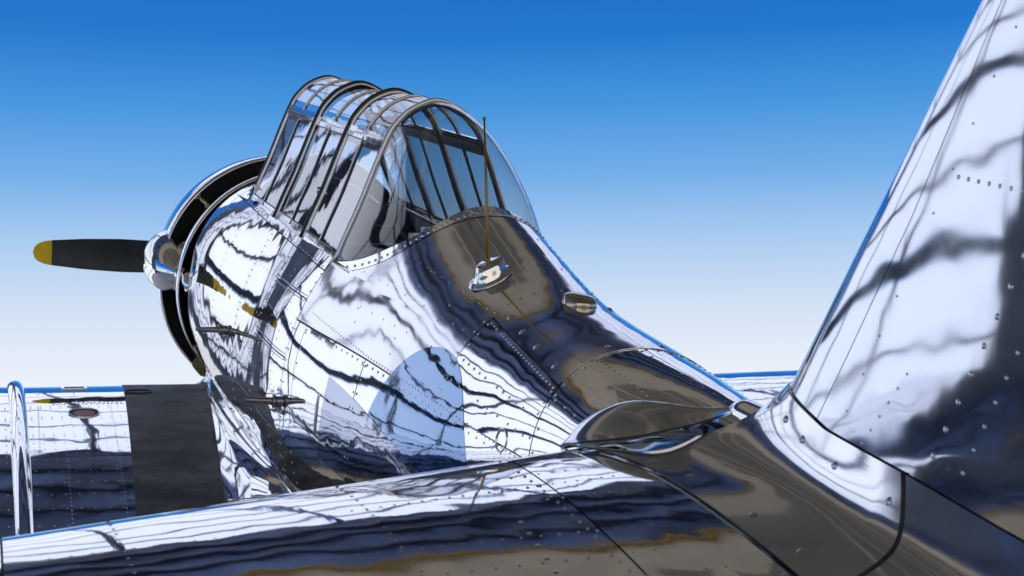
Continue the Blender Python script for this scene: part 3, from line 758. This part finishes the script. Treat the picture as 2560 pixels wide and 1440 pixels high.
# --- tailplane
def tgeo(a):
    xl = -6.525-(a-.325)*.390; te = -8.08+.06*a; return xl, xl-te, .272, .092
def tail_pt(y, s, k=1.0):
    xl, c, z, t = tgeo(abs(y)); q = abs(s); yt = (.55*naca(q, t)+.45*.5*t*min(1, (1-(1-min(1, q/.16))**3))**.5*(1-q**2.2))*c*k
    if abs(y) > 1.66:
        f_ = math.sqrt(max(0, 1-((abs(y)-1.66)/.16)**2)); yt *= f_; xm = xl-.55*c; return np.array([lerp(xm, xl-q*c, .35+.65*f_), y, z+(yt if s >= 0 else -yt)])
    return np.array([xl-q*c, y, z+(yt if s >= 0 else -yt)-.055*c*max(0, q-.22)**2])
def tail_top(x, y): xl, c, z, t = tgeo(abs(y)); return tail_pt(y, max(0, (xl-x)/c))[2]
for sg in (1, -1):
    yy = [.02, .3, .6, 1.0, 1.4, 1.64]; ss = [-(1-math.cos(math.pi*k/20))/2 for k in range(20, 0, -1)] + [(1-math.cos(math.pi*k/20))/2 for k in range(21)]
    v = [tail_pt(sg*y, s, .93) for y in yy for s in ss]; n = len(ss); f = []
    for i in range(len(yy)-1):
        for k in range(n-1):
            q = (i*n+k, i*n+k+1, (i+1)*n+k+1, (i+1)*n+k); f.append(q if sg < 0 else q[::-1])
    tailp = part('tailplane', v, f, M['under'], plane)
    fn = sg > 0
    def seg(s0, s1, y0, y1, nu, nv, nm='skin_panel', ref=(0, 0, 1), amp=1.0, off=.002):
        sq = lambda u: s0+(s1-s0)*u if s0 >= .04 or s1 < 0 else s1*u*abs(u)**.7
        return patch(nm, lambda u, vv: tail_pt(sg*lerp(y0, y1, vv), sq(u)), nu, nv, M['skin'], tailp, ref, off, .006, amp)
    seg(.0, .0525, .05, 1.638, 16, 90 if fn else 14, 'leading_edge_panel', (1, 0, .8), .5)
    patch('leading_edge_panel', lambda u, vv: tail_pt(sg*lerp(.05, 1.638, vv), -.0525*u**1.7), 10, 30 if fn else 8, M['skin'], tailp, (1, 0, -.8), .002, .006, .3)
    if fn:
        seg(.0535, .66, .05, .56, 60, 34); seg(.0535, .66, .563, 1.638, 60, 66)
    else: seg(.0535, .66, .05, 1.638, 20, 16)
    seg(-.998, -.0535, .05, 1.638, 12, 12, 'skin_panel', (0, 0, -1))
    seg(.668, .998, .12, 1.638, 16, 30, 'elevator_panel')
    patch('tip_cap', lambda u, vv: tail_pt(sg*lerp(1.642, 1.82, vv), (-.998+1.996*u)), 40, 14, M['skin'], tailp, None, .002, 0, .4)
    mb = MB(); rng = random.Random(9)
    def trow(y0, s0, y1, s1, pitch, r=.004, j=0):
        a, b = tail_pt(sg*y0, s0), tail_pt(sg*y1, s1); n_ = max(2, int(np.linalg.norm(b-a)/pitch))
        for k in range(n_+1):
            t = k/n_; y, s = sg*lerp(y0, y1, t), lerp(s0, s1, t)+j*rng.uniform(-1, 1); p_ = tail_pt(y, s)
            nn = np.array([0, 0, 1.]) if s > .1 else np.array([.5, 0, 1.])
            mb.rivet(p_+nn*(.002+canning(p_)), nn, r, .0022)
    if fn:
        trow(.45, .20, .75, .185, .034); trow(.42, .33, 1.6, .27, .036); trow(.45, .47, 1.6, .42, .04)
        trow(.50, .55, 1.6, .54, .045)
        for y in (.98, 1.45): trow(y, .07, y-.03, .62, .036, .0045)
        trow(.70, .40, .72, .58, .06, .006)
        trow(.40, .26, 1.0, .245, .03); trow(.40, .62, 1.55, .61, .04); trow(.585, .08, .585, .60, .04)
    mb.sub('rivets', M['rivet'], tailp)['kind'] = 'stuff'
    if fn: tail_l = tailp

# --- fin and rudder
def xle(z): return -6.988-(z-.544)*.7177
def fin_c(z): return xle(z)+8.52
def fin_h(z, s):
    q = abs(s); return (.6*naca(q, .078)+.4*.039*(1-(1-min(1, q/.14))**3)**.5*(1-q**2.2))*fin_c(z)
def fin_pt(z, s, sg, k=1.0): return np.array([xle(z)-s*fin_c(z), sg*fin_h(z, s)*k, z])
zz = [.2, .45, .7, 1.0, 1.3, 1.6, 1.72]; ss = [(1-math.cos(math.pi*k/24))/2 for k in range(25)]
v = []; f = []
for z in zz:
    v += [fin_pt(z, s, -1, .9) for s in ss[::-1]] + [fin_pt(z, s, 1, .9) for s in ss[1:]]
n = 49
for i in range(len(zz)-1):
    for k in range(n-1): f.append((i*n+k, i*n+k+1, (i+1)*n+k+1, (i+1)*n+k))
f.append(tuple((len(zz)-1)*n+k for k in range(n)))
fin = part('fin', v, f, M['under'], plane)
def s_seam(z): return float(np.interp(z, [.45, .5, .65, .95, 1.336, 1.72], [.215, .22, .206, .172, .094, .06]))/fin_c(z)
def zbase(x): return float(np.interp(-x, [6.98, 7.05, 7.228, 7.51, 7.83, 8.6], [.548, .535, .500, .482, .452, .39]))
def fin_z(s, v):
    z = lerp(.5, 1.72, v)
    for _ in range(3): z = lerp(zbase(xle(z)-s*fin_c(z)), 1.72, v)
    return z
for sg in (1, -1):
    d_ = (90, 40) if sg > 0 else (24, 16)
    patch('leading_edge_panel', lambda u, vv: (lambda z: fin_pt(z, s_seam(z)*(.0004+.9996*u**1.8)-.0012*u, sg))(fin_z(s_seam(.8)*u, vv)), 22, d_[0], M['skin_fin'], fin, (.5, sg, 0), .002, .005, .7)
    patch('skin_panel', lambda u, vv: (lambda z: fin_pt(z, lerp(s_seam(z)+.0012, .655, u), sg))(fin_z(lerp(s_seam(.8), .655, u), vv)), d_[1], d_[0], M['skin_fin'], fin, (0, sg, 0), .002, .005, 1.0)
    patch('rudder_panel', lambda u, vv: fin_pt(lerp(.30, 1.72, vv), lerp(.662, .998, u), sg), 14, 24, M['skin'], fin, (0, sg, 0), .002, .005, .6)
def topcap(u, vv):
    s = u; z0 = 1.722; p_ = fin_pt(z0, s, 1); a = math.pi*vv; return np.array([p_[0], p_[1]*math.cos(a), z0+.06*math.sin(a)*math.sin(math.pi*min(1, s+.1))])
patch('tip_cap', topcap, 24, 10, M['skin'], fin, (0, 0, 1), .002, 0, 0)
mb = MB(); rng = random.Random(3)
def frow(z0, s0, z1, s1, pitch, r=.0042, h=.0024):
    a, b = fin_pt(z0, s0, 1), fin_pt(z1, s1, 1); n_ = max(2, int(np.linalg.norm(b-a)/pitch))
    for k in range(n_+1):
        t = k/n_; z, s = lerp(z0, z1, t), lerp(s0, s1, t); p_ = fin_pt(z, s, 1); mb.rivet(p_+np.array([0, .0022+canning(p_), 0]), (.12, 1, 0), r, h)
frow(.55, .20, 1.70, .17, .09, .003); frow(.50, .26, .66, .29, .035, .0035); frow(.53, .40, 1.68, .47, .06, .0072, .0034)
frow(1.03, .21, 1.01, .50, .03, .0052); frow(.52, .46, 1.68, .545, .05, .005); frow(1.4, .2, 1.38, .5, .06, .003)
mb.sub('rivets', M['rivet'], fin)['kind'] = 'stuff'

# --- fillet between fin and tailplane
def fl_L(u):
    x, y = cat([(-6.62, .36), (-6.80, .32), (-6.95, .298), (-7.33, .288), (-7.64, .285)], 40)[int(round(u*40))]
    return np.array([x, y, tail_top(x, y)+.006])
_FL = [fl_L(i/40) for i in range(41)]
_FU = [np.array([x, max(.010, fin_h(zbase(x), max(.0, (xle(zbase(x))-x)/fin_c(zbase(x)))))+.006, zbase(x)-.003]) for x in np.linspace(-6.985, -7.515, 41)]
def _at(A, u): t = u*40; i = min(int(t), 39); return A[i]+(A[i+1]-A[i])*(t-i)
def rbez(a, b, c, w_, t):
    k0, k1, k2 = (1-t)**2, 2*t*(1-t)*w_, t*t; return (k0*a+k1*b+k2*c)/(k0+k1+k2)
def fillet(u, v):
    L, U = _at(_FL, u), _at(_FU, u); C_ = np.array([lerp(-6.84, -7.58, u), lerp(.060, .092, min(1, u*1.15)), lerp(.374, .350, u)])
    return rbez(L, C_, U, lerp(1.2, 3.0, min(1, u*1.6)), v)
def tail_side(u, v):
    k = .80*u-.04; x0, x1 = -7.64-k, -7.515-k; z1 = zbase(x1)-.003
    L = np.array([x0, .285, tail_top(x0, .285)+.006]); U = np.array([x1, fin_h(z1, min(.98, (xle(z1)-x1)/fin_c(z1)))+.006, z1])
    C_ = np.array([-7.58-k, .092, .350+(tail_top(-7.58-k, .2)-tail_top(-7.58, .2))*.7])
    return rbez(L, C_, U, 3.0, v)
for sg in (1, -1):
    fl = patch('tail_fillet', lambda u, v: fillet(u, v)*np.array([1, sg, 1]), 60, 34, M['skin_soft'], plane, (0, sg, 1), .003, .004, .8, level=1)
    patch('tail_side_panel', lambda u, v: tail_side(u, v)*np.array([1, sg, 1]), 40, 26, M['skin_soft'], fl, (0, sg, 1), .0, .004, .8)
    if sg > 0:
        def fsurf(u, v, h):
            e = .01; p_ = fillet(u, v); nn = np.cross(fillet(min(1, u+e), v)-fillet(max(0, u-e), v), fillet(u, min(1, v+e))-fillet(u, max(0, v-e))); nn /= np.linalg.norm(nn)
            return p_+(nn if nn[2]+nn[1] > 0 else -nn)*h
        m2 = MB(); m2.tube([fsurf(1, i/40, .0015) for i in range(41)], .0036, 6); m2.sub('edge_seal', M['dark'], fl)
        m2 = MB(); m2.tube([fsurf(i/40, 0, .001) for i in range(41)], .0016, 6); m2.sub('edge_seal', M['dark'], fl)
    # nose of the fillet where it wraps the tailplane's leading edge
    RG = [(-6.545, .362, .318), (-6.536, .29, .383), (-6.584, .23, .423), (-6.657, .18, .433), (-6.727, .13, .43), (-6.79, .075, .436)]
    SM = [(-6.625, .358, .337), (-6.72, .27, .368), (-6.765, .19, .395), (-6.79, .14, .412), (-6.81, .10, .430), (-6.83, .07, .446)]
    rg, sm = cat(RG, 30), cat(SM, 30)
    def dome(u, v):
        t = min(1, u)*30; i = min(int(t), 29); r_, s_ = rg[i]+(rg[i+1]-rg[i])*(t-i), sm[i]+(sm[i+1]-sm[i])*(t-i); w_ = min(1, .12+3*u); b_ = r_+np.array([.10, -.01, -.13])*w_; c_ = 2*r_-.5*(b_+s_)
        return bez(b_, c_, s_, v)*np.array([1, sg, 1])
    patch('fillet_nose', dome, 30, 22, M['skin_soft'], fl, (0, sg, 1), .003, .008, .5)
    m2 = MB(); m2.tube([q*np.array([1, sg, 1])+np.array([0, 0, .003]) for q in sm], .003, 6); m2.sub('edge_seal', M['dark'], fl)
    if sg > 0:
        fillet_l = fl
        for u, v in ((.06, .93), (.2, .91), (.36, .9), (.6, .9), (.93, .88), (.12, .06), (.3, .05), (.5, .05), (.7, .05), (.86, .05)):
            p_ = fillet(u, v); e = .01; nn = np.cross(fillet(min(1, u+e), v)-fillet(max(0, u-e), v), fillet(u, min(1, v+e))-fillet(u, max(0, v-e))); nn /= np.linalg.norm(nn)
            if nn[2]+nn[1] < 0: nn = -nn
            m2 = MB(); m2.rivet(p_+nn*(.0042+canning(p_, .8)), nn, .0095, .003); m2.rivet(p_+nn*(.0072+canning(p_, .8)), nn, .003, .0006); m2.sub('fillet_screw', M['rivet'], fl)
def dorsal(u, v):
    x = lerp(-6.70, -7.03, u); a = math.pi*(v-.5); r_ = .036*min(1, math.sqrt(u*6+.0001)); z0 = fpt(x, 0)[2]
    return np.array([x, r_*math.sin(a)*1.1, z0-.012+r_*math.cos(a)*1.0+.02*u])
patch('dorsal_strip', dorsal, 20, 16, M['chrome'], plane, (0, 0, 1), .001, 0, .3, level=1)

# --- small fittings on the fuselage
an_x, an_p = -5.255, R(17.5)
an = fpt(an_x, an_p, .002); an_n = fnor(an_x, an_p); up_ = np.array([.04, .02, 1.0]); up_ /= np.linalg.norm(up_)
ta = np.cross(an_n, [0, 0, 1.]); ta = np.array([0., 1., 0]) - an_n*an_n[1]; ta /= np.linalg.norm(ta); tb = np.cross(an_n, ta)
v = []; f = []; SG = 36
prof = [(.074, 0), (.074, .003), (.060, .005), (.055, .010), (.050, .026), (.046, .044), (.041, .050), (0.0, .051)]
for i, (r_, h_) in enumerate(prof):
    t_ = min(1, h_/.05)
    axis = an_n*(1-t_)+up_*t_*1.0
    for k in range(SG):
        q = 2*math.pi*k/SG; pinch = 1-.10*t_*math.cos(3*q+.6)-.06*t_*math.cos(5*q)
        v.append(an + (ta*math.cos(q)*1.0+tb*math.sin(q)*.82)*r_*pinch + (an_n*.35+up_*.65)*h_)
for i in range(len(prof)-1):
    for k in range(SG):
        k2 = (k+1) % SG; f.append((i*SG+k, i*SG+k2, (i+1)*SG+k2, (i+1)*SG+k))
antenna = part('antenna', v, f, M['chrome'], plane)
top = an + (an_n*.35+up_*.65)*.051; dr = np.array([.028, .070, 1.0]); dr /= np.linalg.norm(dr)
mb = MB(); mb.tube([top-dr*.01, top+dr*.1, top+dr*.452], [.0068, .0055, .0028], 10); mb.tube([top+dr*.449, top+dr*.460], .0055, 10); mb.sub('antenna_mast', M['brass'], antenna)
mb = MB()
for k in range(12):
    q = 2*math.pi*k/12; mb.rivet(an+(ta*math.cos(q)+tb*math.sin(q)*.82)*.065+an_n*.003, an_n, .004, .003)
mb.sub('screws', M['rivet'], antenna)['kind'] = 'stuff'
# formation lamp on the hatch
lx, lp = -5.625, R(-2.5); lc = fpt(lx, lp, .002); ln = fnor(lx, lp); l1 = np.array([0, 1., 0]); l1 -= ln*ln[1]; l1 /= np.linalg.norm(l1); l2 = np.cross(ln, l1)
def lamp(u, v):
    a = 2*math.pi*v; th = math.pi/2*u; r_ = math.cos(th)**.45; return lc + l1*(.052*r_*math.cos(a)) + l2*(.062*r_*math.sin(a)) + ln*(.030*math.sin(th)**.7)
patch('formation_lamp', lamp, 12, 36, M['bronze'], plane, None, 0, 0, 0, level=1)
# foot pegs
for x, dg in ((-4.05, 107.5), (-2.64, 102.2)):
    p0 = fpt(x, R(dg), .002); d_ = np.array([.05, 1, .06 if x < -3 else .02]); d_ /= np.linalg.norm(d_); L_ = .135
    mb = MB(); mb.tube([p0-d_*.02, p0+d_*.02, p0+d_*.022], [.022, .02, .015], 14); mb.tube([p0+d_*.018, p0+d_*.028], .026, 14)
    k = 0
    path = []; rad = []
    for i in range(23):
        t = i/22; path.append(p0+d_*(.028+t*(L_-.028))); rad.append((.0165-.006*t)*(1.0 if i % 2 else .86)*(1 if i < 21 else .7))
    mb.tube(path, rad, 14); mb.part('foot_peg', M['peg'], plane)
# hand grip slot and filler disc
mb = MB(); c_ = fpt(-4.478, R(104), .003)
for a_, b_ in ((98, 112),):
    path = [fpt(-4.47-.004*math.sin(q), R(lerp(97.5, 112.5, (1-math.cos(q))/2)), .004) for q in np.linspace(0, 2*math.pi, 25)]
    mb.tube(path, .004, 6)
mb.part('hand_grip', M['chrome'], plane)
mb = MB(); mb.tube([fpt(-5.985+.03*math.cos(q), R(73)+.03/.33*math.sin(q), .003) for q in np.linspace(0, 2*math.pi, 29)], .003, 6); mb.part('access_ring', M['chrome'], plane)

# --- landing gear, out of sight under the wing
for sg in (1, -1):
    mb = MB(); mb.tube([(-1.25, sg*1.3, -.75), (-1.2, sg*1.3, -1.40)], [.05, .04], 12); mb.tube([(-1.2, sg*1.22, -1.40), (-1.2, sg*1.42, -1.40)], .03, 10)
    g_ = mb.part('main_gear', M['chrome'], plane)
    mb = MB(); pr = []
    for k in range(17):
        q = 2*math.pi*k/16; pr.append((sg*1.3+.085*math.cos(q), .235+.085*math.sin(q)))
    vv = []; ff = []; n2 = 36
    for (y, r_) in pr:
        for k in range(n2): a = 2*math.pi*k/n2; vv.append((-1.2+r_*math.cos(a), y, -1.40+r_*math.sin(a)))
    for i in range(16):
        for k in range(n2): k2 = (k+1) % n2; ff.append((i*n2+k, i*n2+k2, (i+1)*n2+k2, (i+1)*n2+k))
    sub('tyre', vv, ff, M['rubber'], g_)
mb = MB(); mb.tube([(-7.45, 0, .05), (-7.6, 0, -.28)], [.035, .025], 10); tw_ = mb.part('tail_wheel', M['chrome'], plane)
vv = []; ff = []; n2 = 24
for i in range(13):
    q = 2*math.pi*i/12; y, r_ = .035*math.cos(q), .085+.035*math.sin(q)
    for k in range(n2): a = 2*math.pi*k/n2; vv.append((-7.6+r_*math.cos(a), y, -.285+r_*math.sin(a)))
for i in range(12):
    for k in range(n2): k2 = (k+1) % n2; ff.append((i*n2+k, i*n2+k2, (i+1)*n2+k2, (i+1)*n2+k))
sub('tyre', vv, ff, M['rubber'], tw_)


# ------------------------------------------------------------------ ground
M['apron'] = plain('apron_concrete', (.42, .41, .38), .8, noise_amt=.15, nscale=3, bump=.2)
M['floor'] = plain('hangar_floor', (.55, .54, .51), .5, noise_amt=.2, nscale=2)
g = mesh('ground', [(-1500, -1500, -.02), (1500, -1500, -.02), (1500, 1500, -.02), (-1500, 1500, -.02)], [(0, 1, 2, 3)], M['apron'], smooth=False); tag(g, kind='structure')

# ------------------------------------------------------------------ the hangar the aeroplane looks out of; seen only as mirrored in the skin
M['pane'] = bpy.data.materials.new('translucent_sheet'); M['pane'].use_nodes = True
_n, _l = M['pane'].node_tree.nodes, M['pane'].node_tree.links; _n.clear()
_o = _n.new('ShaderNodeOutputMaterial'); _t = _n.new('ShaderNodeBsdfTranslucent'); _t.inputs[0].default_value = (.90, .93, .99, 1)
_d = _n.new('ShaderNodeBsdfDiffuse'); _d.inputs[0].default_value = (.9, .9, .92, 1); _x = _n.new('ShaderNodeMixShader'); _x.inputs[0].default_value = .12
_l.new(_t.outputs[0], _x.inputs[1]); _l.new(_d.outputs[0], _x.inputs[2]); _l.new(_x.outputs[0], _o.inputs[0])
M['steel'] = plain('dark_blue_steel', (.025, .04, .085), .5, noise_amt=.2, nscale=4)
M['navy'] = plain('navy_roof_lining', (.085, .135, .28), .6, noise_amt=.8, nscale=.8)
M['tan'] = plain('tan_roof_sheet', (.62, .53, .38), .7, noise_amt=.12, nscale=2)
M['oliv'] = plain('olive_roof_sheet', (.27, .245, .19), .7, noise_amt=.15, nscale=2)
M['ylw'] = plain('crane_rail_yellow', (.30, .20, .03), .5)
M['hwall'] = plain('hangar_wall_sheet', (.085, .105, .15), .6, noise_amt=.2, nscale=1)
FX, HZ = 4.0, 7.2
hangar = bpy.data.objects.new('hangar', None); COL.objects.link(hangar); hangar.location = (FX, 0, 0)
tag(hangar, 'hangar with translucent white doors slid apart, mirrored in the polished aeroplane', 'hangar')
OFF = Vector((-FX, 0, 0))
def hbox(nm, x0, x1, y0, y1, z0, z1, mat): m_ = MB(); m_.box(((x0+x1)/2, (y0+y1)/2, (z0+z1)/2), (x1-x0, y1-y0, z1-z0)); return m_.part(nm, M[mat], hangar, False)
hbox('hangar_floor', -12, FX, -14, 14, -.019, 0, 'floor')
for x in (-13.7, -2.6):
    for y in (-13.9, 13.9): hbox('column', x-.15, x+.15, y-.15, y+.15, 0, HZ-.36, 'steel')
# roof: dark lining over the door, yellow crane rail, tan sheet, olive sheet with ribs
hbox('roof_lining', .85, FX+.2, -14, 14, HZ, HZ+.1, 'navy')
for x in (3.3, 2.5, 1.7): hbox('roof_beam', x-.05, x+.05, -14, 14, HZ-.16, HZ-.001, 'steel')
hbox('crane_rail', .78, .84, -14, 14, HZ-.12, HZ-.02, 'ylw')
hbox('roof_sheet', -.4, .85, -14, 14, HZ+.001, HZ+.1, 'tan')
hbox('roof_sheet', -14, -.4, -14, 14, HZ+.002, HZ+.1, 'oliv')
for k in range(30): y = -13.5+k*.93; hbox('roof_rib', -14, -.5, y-.05, y+.05, HZ-.12, HZ-.001, 'tan' if k % 3 else 'oliv')
YM = [.5+2.2*k for k in range(-7, 7)]
def panes(y0, y1, z0, z1):
    m_ = MB(); m_.box((FX+.03, (y0+y1)/2, (z0+z1)/2), (.012, y1-y0, z1-z0)); m_.part('door_pane', M['pane'], hangar, False)
def leaf(ylist):
    rows = [.1, .95, 1.8, 2.91, 3.10, 3.95, 5.01, 5.20, 5.9, 6.55, 7.18]
    for a, b in zip(ylist, ylist[1:]):
        for z0, z1 in zip(rows, rows[1:]):
            if z0 not in (2.91, 5.01): panes(a+.05, b-.05, z0+.03, z1-.03)
    for z in (.95, 1.8, 3.95, 5.9, 6.55): hbox('mullion', FX-.02, FX+.06, ylist[0], ylist[-1], z-.025, z+.025, 'steel')
    for z in (2.91, 5.01): hbox('door_beam', FX-.04, FX+.08, ylist[0], ylist[-1], z, z+.19, 'steel')
    hbox('door_beam', FX-.04, FX+.08, ylist[0], ylist[-1], 0, .1, 'steel')
    for y in ylist: hbox('door_stile', FX-.06, FX+.02, y-.045, y+.045, 0, HZ, 'steel')
leaf([2.12, 4.3, 6.6, 9.4]); leaf([-14, -11.6, -9.15])
hbox('front_wall', FX, FX+.1, 9.5, 14.2, 0, HZ, 'hwall')
# added unseen awning of translucent sheets, rising outwards; whitens reflections in the metal
AX1 = 22.0
def az_(x, y=2.2): return HZ + (2.15+.065*(2.2-y))*(x-FX)/(AX1-FX)
PUR = [FX+.05, 5.1, 6.5, 8.5, 11.5, 16.0, AX1]
YA = [2.2, .5, -1.7, -3.9, -6.1, -8.3, -10.5, -12.7, -14.9, -17.1]
for xa, xb in zip(PUR, PUR[1:]):
    for yb, ya in zip(YA, YA[1:]):
        v = [(xa+.02, ya+.03), (xb-.02, ya+.03), (xb-.02, yb-.03), (xa+.02, yb-.03)]; v = [(x, y, az_(x, y)) for x, y in v]
        v += [(x, y, z+.008) for x, y, z in v]
        part('added_awning_sheet', v, [(3, 2, 1, 0), (4, 5, 6, 7), (0, 1, 5, 4), (1, 2, 6, 5), (2, 3, 7, 6), (3, 0, 4, 7)], M['pane'], hangar, False)
for x in PUR:
    mb = MB(); mb.tube([(x, YA[0], az_(x, YA[0])-.05), (x, YA[-1], az_(x, YA[-1])-.05)], .035+.002*(x-4), 6); mb.part('added_awning_purlin', M['steel'], hangar)
for y in YA:
    mb = MB(); mb.tube([(FX, y, HZ-.1), (AX1, y, az_(AX1, y)-.1)], .05, 6); mb.part('added_awning_rafter', M['steel'], hangar)
# added, unseen translucent screen along the awning's left edge; keeps side reflections white
SX = [4.15, 5.6, 7.0, 8.4]
def sy(x): return 2.2+.055*(x-4.15)
for xa, xb in zip(SX, SX[1:]):
    for z0, z1 in ((.1, 1.5), (1.5, 2.9), (2.9, 4.3), (4.3, 5.7), (5.7, None)):
        za, zb = (z1, z1) if z1 else (az_(xa)-.12, az_(xb)-.12)
        v = [(xa+.03, sy(xa), z0+.02), (xb-.03, sy(xb), z0+.02), (xb-.03, sy(xb), zb-.02), (xa+.03, sy(xa), za-.02)]; v += [(x, y+.008, z) for x, y, z in v]
        part('added_screen_pane', v, [(0, 1, 2, 3), (7, 6, 5, 4), (0, 4, 5, 1), (1, 5, 6, 2), (2, 6, 7, 3), (3, 7, 4, 0)], M['pane'], hangar, False)
for z in (.06, 1.5, 2.9, 4.3, 5.7):
    mb = MB(); mb.tube([(SX[0], sy(SX[0])+.01, z), (SX[-1], sy(SX[-1])+.01, z)], .022, 6); mb.part('added_screen_girt', M['steel'], hangar)
for x in SX: hbox('added_screen_post', x-.03, x+.03, sy(x)-.03, sy(x)+.03, 0, az_(x)-.1, 'steel')

hbox('column', 8.5, 9.1, 1.98, 2.75, 0, 6.4, 'hwall')  # added dark pillar, unseen, placed to mirror as a dark zone on the side

# ------------------------------------------------------------------ building added behind the camera: hides rear sky, bounces tan light
M['bwall'] = plain('tan_wall_sheet', (.60, .545, .45), .65, noise_amt=.12, nscale=1)
bld = bpy.data.objects.new('building', None); COL.objects.link(bld); bld.location = (-26, 0, 0)
tag(bld, 'added tan sheet-clad building with a dark door, unseen, bouncing sunlight and mirrored in the antenna base', 'building')
OFF = Vector((26, 0, 0))
def bbox(nm, x0, x1, y0, y1, z0, z1, mat): m_ = MB(); m_.box(((x0+x1)/2, (y0+y1)/2, (z0+z1)/2), (x1-x0, y1-y0, z1-z0)); return m_.part(nm, M[mat], bld, False)
for k in range(40):
    y = -24+k*1.2
    if 15 <= k < 23: bbox('wall_sheet', -26.2, -26+.03*(k % 2), y, y+1.195, 4.6, 14, 'bwall')
    else: bbox('wall_sheet', -26.2, -26+.03*(k % 2), y, y+1.195, 0, 14, 'bwall')
for k in range(4): bbox('door', -26.15, -26.05, -6+k*2.4, -3.62+k*2.4, 0, 4.58, 'oliv')
bbox('roof', -38, -25.8, -24.3, 24.3, 14.0, 14.3, 'oliv'); bbox('side_wall', -38, -26.21, -24, -23.9, 0, 13.99, 'bwall'); bbox('side_wall', -38, -26.21, 23.9, 24, 0, 13.99, 'bwall')
